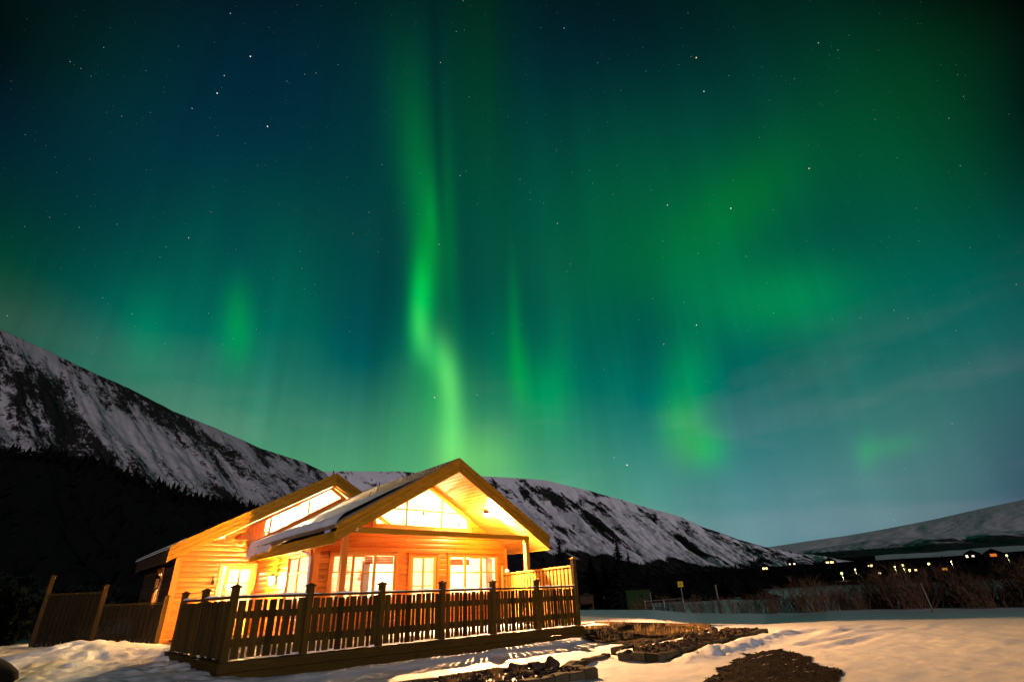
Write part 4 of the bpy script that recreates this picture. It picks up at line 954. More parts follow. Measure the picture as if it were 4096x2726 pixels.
# things seen through the right-hand window
t = thing('table_lamp', 'small lit lamp standing inside the right front window', 'lamp', (8.12, 5.15, .9))
mb = MB(); mb.lathe((8.12, 5.15, .9), [(.07, 0), (.07, .02), (.015, .05), (.015, .5)], 12); mb.build('stand', BLACK, t)
mb = MB(); mb.lathe((8.12, 5.15, 1.38), [(.09, 0), (.055, .2)], 12); mb.build('lamp_shade', CANDLE, t)
t = thing('candelabra', 'black candelabra with candles on the right window sill', 'candle holder', (9.62, 5.2, .95))
mb = MB(); mb.lathe((9.62, 5.2, .9), [(.07, 0), (.06, .02), (.012, .04), (.012, .25)], 10)
for k in (-2, -1, 0, 1, 2): mb.tube([(9.62, 5.2, 1.02), (9.62 + .04 * k, 5.2, 1.0 + .02 * abs(k)), (9.62 + .06 * k, 5.2, 1.12)], .008); mb.lathe((9.62 + .06 * k, 5.2, 1.11), [(.02, 0), (.022, .02)], 8)
mb.build('stand', BLACK, t)
mb = MB()
for k in (-2, -1, 0, 1, 2): mb.lathe((9.62 + .06 * k, 5.2, 1.13), [(.009, 0), (.009, .1)], 8)
mb.build('candles', WHITE, t)
for nm, xx, yy, zz in (('window_sill_table', 8.9, 5.3, .86),):
    t = thing('side_table', 'narrow wooden table inside below the right front window', 'table', (xx, yy, 0))
    mb = MB(); mb.box((8.0, 5.05, .86), (9.8, 5.5, .9)); mb.build('tabletop', SASH, t)
    for ax in (8.05, 9.75):
        for ay in (5.1, 5.45): mb = MB(); mb.box((ax - .025, ay - .025, -.02), (ax + .025, ay + .025, .859)); mb.build('leg', SASH, t)
bell = thing('door_bell', 'small dark bell hanging on the orange wall left of the side door', 'bell', (1.964, YM - .05, 1.54))
mb = MB(); mb.box((1.94, YM - .045, 1.5), (1.99, YM - .018, 1.78)); mb.tube([(1.965, YM - .03, 1.74), (1.965, YM - .14, 1.74), (1.965, YM - .14, 1.66)], .008); mb.build('bracket', BLACK, bell)
mb = MB(); mb.lathe((1.965, YM - .14, 1.50), [(.065, 0), (.05, .03), (.04, .09), (.012, .13)], 12); mb.build('bell_cup', BLACK, bell, smooth=True)

# snow lying on the left slope of the wing roof, sagging over the eaves
ny, nb = 220, 60
ys = np.linspace(2.87, 9.72, ny); Pn = np.zeros((ny, nb * 2, 3))
upx = np.interp(ys, [2.87, 3.2, 5, 6.7, 7.3, 7.6, 8.3, 9.72], [5.62, 5.36, 5.1, 4.94, 4.5, 3.95, 3.69, 3.36]) + .10 * fbm(ys * 2.2, ys * 0 + 2, 4, 4)
drop = np.clip(.05 + .20 * fbm(ys * 1.5, ys * 0 + 7, 5, 8) + .18 * sst(ys, 7.2, 9.3) - .10 * sst(ys, 4.5, 5.2) * (1 - sst(ys, 6.0, 6.8)), -.22, .5)
for i, y in enumerate(ys):
    s = np.linspace(0, 1, nb); xe = 2.97 - drop[i] * .35
    x = upx[i] + (xe - upx[i]) * s
    th = .15 * sst(s, 0, .12) * (.7 + .5 * s) * (.55 + .45 * sst(s, 0, .5)) + .02 * fbm(x * 2, np.full(nb, y * 2), 3, 12) * sst(s, 0, .1)
    th = th * np.sqrt(np.clip((1 - s) * 14, 0, 1))
    zroof = np.where(x > 2.93, w_top(np.maximum(x, 2.93)) + .015, w_top(2.93) - .03 - (2.93 - x) * 1.6)
    sag = np.clip(drop[i], 0, 1) * sst(s, .86, 1) * .85
    Pn[i, :nb] = np.stack([x, np.full(nb, y), zroof + th - sag], 1)
    Pn[i, nb:] = np.stack([x[::-1] + .0, np.full(nb, y), np.maximum(zroof - .002 - sag, zroof - sag)[::-1]], 1)
o = grid_mesh('roof_snow', Pn, SNOW); setting(o, 'stuff', 'snow sheet sagging over the left eaves of the front roof', 'snow')

ln = thing('lantern', 'unlit black lantern hanging on the dark left wall of the cabin', 'lamp', (XL, 11.35, 1.6))
mb = MB(); mb.lathe((.66, 11.35, 1.46), [(.03, -.12), (.05, -.02), (.10, 0), (.10, .01)], 8); mb.lathe((.66, 11.35, 1.76), [(.11, 0), (.12, .02), (.05, .1), (.015, .13), (.02, .2)], 8); mb.tube([(.66, 11.35, 1.92), (.74, 11.35, 1.97), (.822, 11.35, 1.9)], .015)
for k in range(6): a = k * math.pi / 3; mb.tube([(.66 + .09 * math.cos(a), 11.35 + .09 * math.sin(a), 1.47), (.66 + .105 * math.cos(a), 11.35 + .105 * math.sin(a), 1.76)], .008, 4)
mb.build('cage', BLACK, ln)
mb = MB(); mb.lathe((.66, 11.35, 1.472), [(.08, 0), (.095, .28)], 10); mb.build('glass', GLASS, ln)
mb = MB(); mb.prism([(.43, 9.42, 2.51), (.9, 9.42, 2.78), (.9, 9.42, 2.86), (.46, 9.42, 2.60)], (0, 5.7, 0)); o = mb.build('roof_snow', SNOW); setting(o, 'stuff', 'thin snow along the left eaves of the main roof', 'snow')

t = thing('floor_lamp', 'thin floor lamp standing inside the front room', 'lamp', (5.75, 6.6, 0))
mb = MB(); mb.lathe((5.75, 6.6, -.02), [(.15, 0), (.14, .02), (.012, .04), (.012, 1.5)], 12); mb.build('stand', BLACK, t)
mb = MB(); mb.lathe((5.75, 6.6, 1.45), [(.2, 0), (.12, .28)], 14); mb.build('lamp_shade', WHITE, t)

# ================================================================ DECK AND FENCES
deck = thing('deck', 'raised wooden deck around the front of the cabin', 'deck', (4.4, 2, -.3))
mb = MB(); y = .02
while y < YF - .06:
    mb.box((.02, y, -.03), (10.35 if y > 4.2 else 8.91, y + .118, 0)); y += .124
y = .02
mb.build('floor_boards', FX, deck)
mb = MB(); y = YF - .03
while y < YM - .05:
    mb.box((1.1 if y > 5.4 else .4, y, -.03), (X1 - .06, y + .118, 0)); y += .124
mb.build('floor_boards', FX, deck)
mb = MB()
for k in range(3): mb.box((-.0, -.032 + .004 * k, -.15 * (k + 1) + .004), (8.935, -.002, -.15 * k - .002))
mb.build('fascia_board', FX, deck, bevel=.004)
mb = MB()
for k in range(2): mb.box((-.032 + .004 * k, -.03, -.15 * (k + 1) + .004), (-.002, 4.07, -.15 * k - .002))
mb.build('fascia_board', FY, deck, bevel=.004)
mb = MB()
P0, P1 = Vector((8.935, -.03, 0)), Vector((10.25, 4.78, 0))
mb.bar(P0 + Vector((0, 0, -.25)), P1 + Vector((0, 0, -.25)), .03, .5); mb.build('fascia_board', FY, deck)
for px in np.arange(.3, 8.9, 2.8):
    for py in (.3, 4.4):
        mb = MB(); mb.box((px - .07, py - .07, -.7), (px + .07, py + .07, -.031)); mb.build('footing', BLOCK, deck)

def fence_post(parent, p, h, m, w=.115, capm=None, z0=0.0):
    x, y = p
    mb = MB(); mb.box((x - w / 2, y - w / 2, z0), (x + w / 2, y + w / 2, h - .035)); po = mb.build('post', m, parent, bevel=.005)
    mb = MB(); c = w / 2 + .022
    mb.box((x - c, y - c, h - .035), (x + c, y + c, h - .015))
    mb.add([(x - c, y - c, h - .0149), (x + c, y - c, h - .0149), (x + c, y + c, h - .0149), (x - c, y + c, h - .0149), (x, y, h + .03)], [(0, 1, 4), (1, 2, 4), (2, 3, 4), (3, 0, 4), (0, 3, 2, 1)])
    mb.build('cap', capm or m, po)
    return po
def pickets(parent, p, q, m, mr, z0=.045, z1=.92, rails=((.635, .752), (.207, .338)), out=(0, -1), wide=.125, narrow=.062, gap=.036):
    p = Vector((*p, 0)); q = Vector((*q, 0)); d = q - p; n = d.length; d /= n; o = Vector((*out, 0))
    mb = MB(); u = gap * .6; k = 0
    per = wide + narrow + 2 * gap; reps = max(1, round((n - wide - gap) / per)); sc_ = n / (reps * per + wide + gap * 1.4)
    while u < n - .03:
        w = (wide if k % 2 == 0 else narrow) * sc_
        a = p + d * u + o * .028; b = p + d * min(u + w, n - .004) + o * .028; j = rng.uniform(-.012, .012); ln_ = d * rng.normal(0, .004); tw = o * rng.uniform(0, .006)
        for A, B in ((a, b),):
            A2_, B2_ = A + ln_, B + ln_ + tw
            mb.prism([(A.x, A.y, z0 + j), (B.x, B.y, z0 + j), (B2_.x, B2_.y, z1 + j), (A2_.x, A2_.y, z1 + j)], o * .021)
        u += w + gap * sc_; k += 1
    mb.build('picket_panel', m, parent, bevel=.003)
    for lo, hi in rails:
        mb = MB(); mb.bar(p + Vector((0, 0, (lo + hi) / 2)) + o * .006, q + Vector((0, 0, (lo + hi) / 2)) + o * .006, .04, hi - lo); mb.build('cross_rail', mr, parent)
fr = thing('deck_fence', 'brown picket fence with capped posts along the front of the deck', 'fence', (4.4, .06, 0))
fx = [.06, 1.38, 2.89, 4.40, 5.87, 7.34, 8.84]
for x in fx[:-1]: fence_post(fr, (x, .06), 1.15, FZ)
fence_post(fr, (8.84, .06), 1.70, FZ, capm=PZ)
for a, b in zip(fx, fx[1:]):
    pickets(fr, (a + .058, .06), (b - .058, .06), FZ, FX)
    mb = MB(); mb.box((a + .058, .012, .948), (b - .058, .108, .989)); mb.build('handrail', FX, fr, bevel=.006)
fs = thing('deck_fence', 'dark picket fence on the left end of the deck seen edge on', 'fence', (.06, 2, 0))
ls = [.06, 2.02, 3.77]
for y in ls[1:]: fence_post(fs, (.06, y), 1.15, FZ)
for a, b in zip(ls, ls[1:]):
    pickets(fs, (.06, a + .058), (.06, b - .058), FZ, FY, out=(-1, 0))
    mb = MB(); mb.box((.012, a + .058, .948), (.108, b - .058, .989)); mb.build('handrail', FY, fs, bevel=.006)
pf = thing('privacy_fence', 'tall pale board fence at the right end of the deck', 'fence', (9.4, 2.5, 0))
A = Vector((8.86, .13, 0)); B = Vector((10.02, 4.45, 0)); D = (B - A); LN = D.length; D.normalize(); NRM = Vector((-D.y, D.x, 0))
mb = MB(); u = .03
while u < LN - .1:
    a = A + D * u; b = A + D * (u + .145); j = rng.uniform(-.004, .004)
    mb.prism([(a.x, a.y, .03), (b.x, b.y, .03), (b.x, b.y, 1.455 + j), (a.x, a.y, 1.455 + j)], NRM * .02); u += .207
mb.build('board_panel', PZ, pf, bevel=.003)
for z in (.3, 1.36):
    mb = MB(); mb.bar(A + Vector((0, 0, z)) - NRM * .022, B + Vector((0, 0, z)) - NRM * .022, .04, .10); mb.build('cross_rail', PX, pf)
mb = MB(); mb.bar(A + Vector((0, 0, 1.49)), B + Vector((0, 0, 1.49)), .10, .05); mb.build('top_rail', PX, pf, bevel=.005)
fence_post(pf, (10.05, 4.52), 1.74, PZ)
cs = thing('snow_clump', 'round clump of snow on the privacy fence beside the cabin', 'snow', (9.96, 4.2, 1.53))
mb = MB(); mb.lathe((9.955, 4.2, 1.516), [(.05, 0), (.085, .03), (.09, .07), (.06, .12), (.01, .14)], 12); mb.build('clump', SNOW, cs, smooth=True)
# snow lying on the deck, along the handrails and on the post caps
xs = np.linspace(.03, 8.9, 260); ys_ = np.linspace(-.02, 4.72, 130)
X, Y = np.meshgrid(xs, ys_, indexing='ij')
Z = .035 + .05 * fbm(X * 1.3, Y * 1.3, 5, 21) + .05 * fbm(X * 4, Y * 4, 3, 22) * sst(Y, .1, .5) + .10 * np.exp(-((X - 1.3) / .8) ** 2 - ((Y - 1.7) / .9) ** 2) * (1 + fbm(X * 2, Y * 2, 3, 2))
Z = np.where(Y < .14, .022 + .012 * fbm(X * 9, Y * 9, 2, 3), Z)
Z = np.where(X > 8.86 + (Y - .06) * .26, -.02, Z)
Z = Z * (1 - .9 * sst(np.hypot((X - 7) / 1.8, (Y - 4.6) / 1.6), 1, .5))
P = np.stack([X, Y, np.maximum(Z, -.02)], -1)
o = grid_mesh('deck_snow', P, SNOW); setting(o, 'stuff', 'trodden snow lying on the deck boards behind the fence', 'snow')
mb = MB()
def strip(p, q, w, h, seed):
    p = Vector(p); q = Vector(q); n = max(6, int((q - p).length / .05)); d = (q - p).normalized(); s = Vector((-d.y, d.x, 0)); rings = []
    for i in range(n + 1):
        c = p.lerp(q, i / n); t_ = float(fbm(np.array([i * .14 + seed]), np.array([seed * 1.7]), 4, 3)[0]); hh = max(.002, h * (.75 + 1.3 * t_)); ww = w * (.85 + .3 * t_)
        rings.append([c - s * ww / 2, c - s * ww * .42 + Vector((0, 0, hh * .7)), c + Vector((0, 0, hh)), c + s * ww * .42 + Vector((0, 0, hh * .7)), c + s * ww / 2])
    mb.loft(rings)
for k, (a, b) in enumerate(zip(fx, fx[1:])): strip((a + .06, .06, .9895), (b - .06, .06, .9895), .095, .012 if k > 3 else .020, k + 1.3)
for k, (a, b) in enumerate(zip(ls, ls[1:])): strip((.06, a + .06, .9895), (.06, b - .06, .9895), .09, .03, k + 9.1)
o = mb.build('rail_snow', SNOW, smooth=True); setting(o, 'stuff', 'thin snow lying along the deck handrails', 'snow')

# garden fence on the left, stepping up the slope
gf = thing('garden_fence', 'dark board fence with lit posts stepping up the slope left of the cabin', 'fence', (-.75, 10.3, -.1))
gp = [((.70, 9.25), 1.21), ((-.75, 10.3), 1.57), ((-2.02, 11.44), 1.89), ((-3.3, 12.6), 2.0)]
FZL = wood('fence_board_upright', (.006, .004, .0006), (.016, .010, .0016), 'z', rough=.75)
FPZ = wood('fence_post_upright', (.022, .012, .0012), (.055, .031, .004), 'z', rough=.75)
for (p, h) in gp[:3]: fence_post(gf, p, h, FPZ, w=.125, z0=float(gnd(*p)) - .3)
for (p, h), (q, h2), zr in zip(gp[:3], gp[1:3], (1.01, 1.36)):
    p = Vector((*p, 0)); q = Vector((*q, 0)); d = (q - p); n = d.length; d.normalize(); nn = Vector((d.y, -d.x, 0))
    if nn.y > 0: nn = -nn
    mb = MB(); u = .07
    while u < n - .1:
        a = p + d * u; b = p + d * (u + .118); j = rng.uniform(-.005, .005); o_ = nn * (.02 if int(u / .14) % 2 else .024)
        mb.prism([(a.x, a.y, -.35), (b.x, b.y, -.35), (b.x, b.y, zr - .03 + j), (a.x, a.y, zr - .03 + j)], nn * .02); u += .134
    mb.build('board_panel', FZL, gf, bevel=.003)
    mb = MB(); mb.bar(p + d * .06 + Vector((0, 0, zr)), q - d * .06 + Vector((0, 0, zr)), .09, .045); mb.build('top_rail', FX, gf)
    for z in (.15, zr - .2):
        mb = MB(); mb.bar(p + d * .06 + Vector((0, 0, z)) - nn * .02, q - d * .06 + Vector((0, 0, z)) - nn * .02, .04, .09); mb.build('cross_rail', FX, gf)

# ================================================================ GARDEN BEDS, STONES, GRAVEL
def block_wall(name, label, path, ztop, h, w, inner_side=1):
    t = thing(name, label, 'wall', (path[0][0], path[0][1], ztop - h))
    mb = MB()
    for (ax, ay), (bx, by) in zip(path, path[1:]):
        p = Vector((ax, ay, 0)); q = Vector((bx, by, 0)); d = q - p; n = d.length; d.normalize(); s = Vector((-d.y, d.x, 0)) * inner_side; u = 0
        while u < n - .05:
            l = min(rng.uniform(.24, .34), n - u); a = p + d * (u + .006); b = p + d * (u + l - .006)
            zt = ztop + rng.uniform(-.012, .012); o0 = rng.uniform(-.012, .012); sk = rng.uniform(-.015, .015)
            for lo, hi, oo in ((zt - .13, zt, o0), (zt - h - .3, zt - .14, o0 + .03)):
                f = s * (oo); g = s * (w + oo)
                mb.add([(*(a + f).xy, lo), (*(b + f).xy, lo), (*(b + g).xy, lo), (*(a + g).xy, lo), (*(a + f).xy, hi), (*(b + f).xy, hi + sk), (*(b + g).xy, hi + sk), (*(a + g).xy, hi)],
                       [(0, 3, 2, 1), (4, 5, 6, 7), (0, 1, 5, 4), (1, 2, 6, 5), (2, 3, 7, 6), (3, 0, 4, 7)])
            u += l
    mb.build('blocks', BLOCK, t, bevel=.014)
    return t
block_wall('retaining_wall', 'long low block wall around the right stone bed', [(5.5, -3.82), (5.664, -4.624), (11.48, -3.87)], -.17, .2, .2)
block_wall('retaining_wall', 'thin kerb wall at the back of the right stone bed', [(6.05, -3.35), (7.4, -3.1), (11.4, -2.5)], -.165, .16, .1)
block_wall('retaining_wall', 'block wall with corner in front of the near stone bed', [(-.6, -4.6), (2.4, -4.80), (3.28, -4.74), (3.84, -4.78), (4.02, -4.2)], -.18, .2, .2)
block_wall('retaining_wall', 'kerb wall behind the near stone bed beside the lit path', [(-.6, -3.2), (2.66, -3.36), (3.98, -3.42)], -.19, .16, .12)
block_wall('stone_edging', 'row of edging stones between the two stone beds', [(4.1, -3.98), (4.62, -3.72), (5.3, -3.55), (5.75, -3.48)], -.22, .1, .16)
def bed_soil(name, label, poly, z, m, amp=.03):
    import mathutils.geometry as mg
    xs = np.array([p[0] for p in poly]); ysx = np.array([p[1] for p in poly]); N_ = 130
    gx = np.linspace(xs.min(), xs.max(), N_); gy = np.linspace(ysx.min(), ysx.max(), N_); X, Y = np.meshgrid(gx, gy, indexing='ij')
    ins = np.zeros(X.shape, bool); n = len(poly)
    wob = .2 * fbm(X * 1.6, Y * 1.6, 5, 5, .65); XX = X + wob * min(amp * 40, 1.2) * 1.3; YY = Y + .2 * fbm(X * 2.1, Y * 2.1, 5, 15, .65) * min(amp * 40, 1.2) * 1.3
    for i in range(n):
        x0, y0 = poly[i]; x1, y1 = poly[(i + 1) % n]
        c = ((y0 > YY) != (y1 > YY)) & (XX < (x1 - x0) * (YY - y0) / (y1 - y0 + 1e-9) + x0); ins ^= c
    Z = (np.maximum(gnd(X, Y) + .012, z) if z is not None else gnd(X, Y) + (.006 if m is DRIVE else .022)) + np.abs(amp * fbm(X * 6, Y * 6, 4, 31))
    idx = -np.ones(X.shape, int); vs = []; fs = []
    def vid(i, j):
        if idx[i, j] < 0: idx[i, j] = len(vs); vs.append((X[i, j], Y[i, j], Z[i, j]))
        return idx[i, j]
    for i in range(N_ - 1):
        for j in range(N_ - 1):
            if ins[i, j] and ins[i + 1, j] and ins[i, j + 1] and ins[i + 1, j + 1]: fs.append((vid(i, j), vid(i + 1, j), vid(i + 1, j + 1), vid(i, j + 1)))
    me = bpy.data.meshes.new(name); me.from_pydata(vs, [], fs); me.materials.append(m); me.polygons.foreach_set('use_smooth', [True] * len(fs))
    o = bpy.data.objects.new(name, me); C.objects.link(o); setting(o, 'stuff', label, 'ground cover'); return o, (X[ins], Y[ins], Z[ins])
SNOWD = snow_mat('snow_between_stones', 1.0, dirt=.85)
b1, p1 = bed_soil('bed_snow', 'snow patched soil in the right stone bed', [(5.62, -3.75), (5.78, -4.5), (11.35, -3.78), (11.25, -2.65), (6.1, -3.4)], -.205, SNOWD, .012)
b2, p2 = bed_soil('bed_snow', 'snow patched soil in the near stone bed', [(-.6, -4.5), (3.7, -4.7), (3.9, -4.2), (3.9, -3.55), (-.6, -3.3)], -.225, SNOWD, .012)
b3, p3 = bed_soil('soil', 'dark frozen planting bed beside the right end of the deck', [(7.6, -1.25), (9.02, -.1), (9.4, 1.7), (11.6, 2.9), (12.5, 1.2), (12.9, -1.4), (11.3, -2.3), (7.6, -2.6)], None, SOIL, .03)
b4, p4 = bed_soil('gravel', 'dark bare gravel of the drive showing through the snow', [(3.6, -6.6), (4.15, -6.19), (5.95, -5.63), (7.54, -5.31), (8.37, -5.35), (7.94, -5.87), (7.12, -6.5), (6.01, -7.29), (5.09, -7.7), (4.2, -8.0)], None, DRIVE, .022)
def rock_mesh(mb, c, s, seed, sub=2):
    import bmesh
    bm = bmesh.new(); bmesh.ops.create_icosphere(bm, subdivisions=sub, radius=1)
    q = np.random.default_rng(seed); sc3 = q.uniform(.7, 1.25, 3) * np.array([1, 1, .75]); ph = q.uniform(0, 9, 3)
    vs = []
    for v in bm.verts:
        n = v.co; d = 1 + .22 * math.sin(n.x * 3 + ph[0]) * math.cos(n.y * 2.6 + ph[1]) + .14 * math.sin(n.z * 5 + n.x * 4 + ph[2])
        vs.append((c[0] + n.x * d * s * sc3[0], c[1] + n.y * d * s * sc3[1], c[2] + n.z * d * s * sc3[2]))
    bm.verts.index_update(); mb.add(vs, [tuple(v.index for v in f.verts) for f in bm.faces]); bm.free()
def stones(name, label, pts, n, lo, hi, m, sub=1, bias=None):
    mb = MB(); X, Y, Z = pts; k = 0
    while k < n:
        i = rng.integers(len(X))
        if bias and not bias(X[i], Y[i]): continue
        s = rng.uniform(lo, hi) ** 1; rock_mesh(mb, (X[i] + rng.normal(0, .01), Y[i] + rng.normal(0, .01), Z[i] + s * .25), s, int(rng.integers(1e6)), sub); k += 1
    o = mb.build(name, m, smooth=False); setting(o, 'stuff', label, 'stones')
stones('stones', 'heap of dark stones in the right bed', p1, 620, .03, .075, ROCK, 2, bias=lambda x, y: y < -4.35 + (x - 5.7) * .13 + .55 + .1 * math.sin(x * 3) and (x > 6.1 or y > -4.3))
stones('stones', 'dark stones scattered in the near bed', p2, 210, .025, .06, ROCK, 2, bias=lambda x, y: x > 1.2)
stones('pebbles', 'loose pebbles on the bare drive', p4, 900, .004, .012, GRAVEL, 1)
for i, (x, y, s) in enumerate([(3.15, -3.75, .11), (3.42, -3.95, .085), (3.62, -4.05, .12), (3.78, -3.75, .075), (2.95, -4.25, .075), (3.33, -4.35, .07), (10.3, -3.05, .14), (9.7, -3.15, .10), (9.0, .42, .10)]):
    mb = MB(); z = -.225 if y < -2 else float(gnd(x, y)); rock_mesh(mb, (x, y, z + s * .45), s, 100 + i, 3); o = mb.build('rock', ROCK, smooth=True)
    tag(o, ['dark rounded rock at the back of the near stone bed', 'small dark rock in the middle of the near stone bed', 'large dark rock beside the edging stones of the near bed', 'small dark rock next to the kerb corner of the near bed', 'dark rock among snow in the left part of the near bed', 'small dark rock near the front wall of the near bed', 'large dark rock at the far end of the right bed', 'smaller dark rock before the far end of the right bed', 'rock lying beside the right end of the deck'][i], 'rock')
# timber edging beside the deck
mb = MB(); mb.bar((9.3, 2.5, -.22), (12.7, 2.95, -.24), .10, .16); mb.bar((9.2, .3, -.25), (13.0, .9, -.26), .1, .14); mb.bar((12.9, -1.5, -.24), (13.0, 3.0, -.2), .1, .14)
o = mb.build('timber_edging', DARKWOOD_AND_SHADE); tag(o, 'dark timber edging around the planting bed right of the deck', 'edging')
# dry grass
mb = MB()
def tuft(x, y, z, h, n, spread=.09):
    for _ in range(n):
        a = rng.uniform(0, 6.28); b = rng.uniform(0, spread); px, py = x + b * math.cos(a), y + b * math.sin(a); l = h * rng.uniform(.5, 1.1); le = rng.uniform(.2, .8) * l; w = .0035
        tx, ty = px + le * math.cos(a), py + le * math.sin(a); c, s = -math.sin(a) * w, math.cos(a) * w
        mb.add([(px - c, py - s, z), (px + c, py + s, z), (px + c + (tx - px) * .4, py + s + (ty - py) * .4, z + l * .7), (px - c + (tx - px) * .4, py - s + (ty - py) * .4, z + l * .7), (tx, ty, z + l)], [(0, 1, 2, 3), (3, 2, 4)])
for x, y in [(2.75, -3.7), (2.9, -3.62), (2.2, -3.75), (1.8, -4.0), (3.3, -3.62), (2.45, -4.2), (2.1, -4.45), (3.0, -4.0)]: tuft(x, y, -.24, .13, 60)
for _ in range(60):
    i = rng.integers(len(p3[0])); tuft(p3[0][i], p3[1][i], p3[2][i] - .02, .22, 14, .12)
for _ in range(45):
    i = rng.integers(len(p1[0])); tuft(p1[0][i], p1[1][i], p1[2][i] - .02, .12, 8, .07)
for _ in range(26): tuft(rng.uniform(7.2, 12.6), rng.uniform(-2.6, -1.2), -.31, .16, 12, .12)
for _ in range(14): x = rng.uniform(5.8, 9); tuft(x, -.12, float(gnd(x, -.12)) - .02, .2, 3, .05)
o = mb.build('dry_grass', GRASS); setting(o, 'stuff', 'dry yellow grass sticking out of the beds and snow', 'grass')
mb = MB()
for k in range(9): a = rng.uniform(-.5, .5); x = 6.35 + rng.uniform(-.06, .06); y = -4.98 + rng.uniform(-.05, .05); mb.tube([(x, y, -.33), (x + a * .1, y, -.2), (x + a * .32, y + .03, -.06 + rng.uniform(-.04, .04))], [.003, .0025, .001], 4)
o = mb.build('twig_tuft', BARK); tag(o, 'thin bare twigs poking from the snow at the wall corner', 'twigs')
# a dark boulder at the left edge, standing in for an unidentified black shape
mb = MB(); rock_mesh(mb, (-3.12, 1.7, -.05), .52, 77, 3); o = mb.build('lump', plain('black_lump', (.006, .005, .005), .95), smooth=True); tag(o, 'black boulder at the left edge before the snow heap', 'lump')

# ================================================================ THINGS BEYOND THE SNOWFIELD
def at(az, r): return cxp + r * math.sin(R(az)), cyp + r * math.cos(R(az))
def zel(el, r): return czp + r * math.tan(R(el))
# bare shrubs along the field edge
def shrub_mesh(n, h, seed):
    q = np.random.default_rng(seed); mb = MB()
    for _ in range(n):
        a = q.uniform(0, 6.28); lean = q.uniform(.05, .55); l = h * q.uniform(.55, 1.05); p = Vector((q.normal(0, .18), q.normal(0, .18), -.25)); pts = [p]; d = Vector((math.cos(a) * lean, math.sin(a) * lean, 1)).normalized()
        for k in range(4): d = (d + Vector((q.normal(0, .13), q.normal(0, .13), .03))).normalized(); pts.append(pts[-1] + d * (l + .25) / 4)
        mb.tube(pts, [.013, .011, .008, .005, .002], 4)
        for k in (1, 2, 2, 3, 3, 3):
            b = pts[k]; dd = (d + Vector((q.normal(0, .5), q.normal(0, .5), q.uniform(-.1, .3)))).normalized(); ll = l * q.uniform(.18, .42); m_ = b + dd * ll * .5; e = m_ + (dd + Vector((q.normal(0, .25), q.normal(0, .25), .15))).normalized() * ll * .5
            mb.tube([b, m_, e], [.006, .0045, .0015], 3)
            for _k in range(3):
                d3 = (dd + Vector((q.normal(0, .6), q.normal(0, .6), q.uniform(-.1, .4)))).normalized(); mb.tube([m_, m_ + d3 * ll * q.uniform(.3, .6)], [.004, .0015], 3)
    return mb
protos = []
for i, (n, h) in enumerate(((26, 1.5), (34, 1.75), (22, 1.25), (40, 1.9), (30, 1.6))):
    mb = shrub_mesh(n, h, 50 + i); o = mb.build('shrub', BARK); protos.append(o); o.location = (0, 0, 0)
k = 0; SH = 'bare shrubs along the far edge of the snowfield'
for a in np.concatenate([np.linspace(53.6, 66, 15), np.linspace(66.2, 97, 56), np.linspace(72, 97, 30)]):
    first = k < 71; r = rng.uniform(31.5, 34.5) if first else rng.uniform(36, 42); x, y = at(a + rng.normal(0, .15), r); pr = protos[int(rng.integers(2 if False else 5))] if k >= 5 else protos[k]
    o = pr if k < 5 else pr.copy()
    if k >= 5: C.objects.link(o)
    o.location = (x, y, float(gnd(x, y)) - .02); s = rng.uniform(.75, 1.1) * (1.0 if a > 66 else .85) * np.interp(a, [53, 62, 68, 76, 97], [.55, .62, .78, 1.0, 1.3]); o.scale = (s * 1.15, s * 1.15, s); o.rotation_euler = (0, 0, rng.uniform(0, 6.28))
    tag(o, 'bare brown shrub in the thicket along the far edge of the snowfield', 'shrub', SH); k += 1
# road sign
sx_, sy_ = at(58.1, 40); sz = zel(.33, 40)
sg = thing('speed_sign', 'square yellow road sign reading 20 on a thin post', 'sign', (sx_, sy_, sz - 1.6))
YEL = plain('reflective_yellow', (.78, .52, .02), .35, noise=.05); SBL = plain('sign_black', (.01, .01, .01), .5)
fdir = Vector((cxp - sx_, cyp - sy_, 0)).normalized(); sdir = Vector((-fdir.y, fdir.x, 0)); c0 = Vector((sx_, sy_, sz))
mb = MB(); h_ = .165; mb.prism([c0 + sdir * h_ * 1.0 * a + Vector((0, 0, b * h_ * 1.0)) for a, b in ((-1, -.93), (-.93, -1), (.93, -1), (1, -.93), (1, .93), (.93, 1), (-.93, 1), (-1, .93))], fdir * .02); mb.build('plate', YEL, sg)
mb = MB(); n = 40
for k in range(n):
    t0, t1 = 2 * math.pi * k / n, 2 * math.pi * (k + 1) / n
    P_ = lambda r, t: c0 + fdir * .0225 + sdir * (r * math.cos(t)) + Vector((0, 0, r * math.sin(t)))
    mb.prism([P_(.118, t0), P_(.138, t0), P_(.138, t1), P_(.118, t1)], fdir * .003)
mb.build('ring', SBL, sg)
cu = bpy.data.curves.new('number', 'FONT'); cu.body = '20'; cu.size = .17; cu.align_x = 'CENTER'; cu.align_y = 'CENTER'; cu.extrude = .002; cu.offset = .004
tmp = bpy.data.objects.new('tmp', cu); C.objects.link(tmp); dg = bpy.context.evaluated_depsgraph_get(); me = bpy.data.meshes.new_from_object(tmp.evaluated_get(dg)); bpy.data.objects.remove(tmp)
me.materials.clear(); me.materials.append(SBL); no = bpy.data.objects.new('number', me); C.objects.link(no); no.parent = sg
up_ = Vector((0, 0, 1)); xx = up_.cross(fdir).normalized(); no.matrix_local = Matrix.Translation(c0 + fdir * .026 - Vector(sg.location)) @ Matrix((xx, up_, fdir)).transposed().to_4x4()
mb = MB(); b_ = c0 - fdir * .03; mb.tube([(b_.x, b_.y, float(gnd(b_.x, b_.y)) - .3), (b_.x, b_.y, sz + .1)], .024, 8); mb.build('post', STEEL, sg)
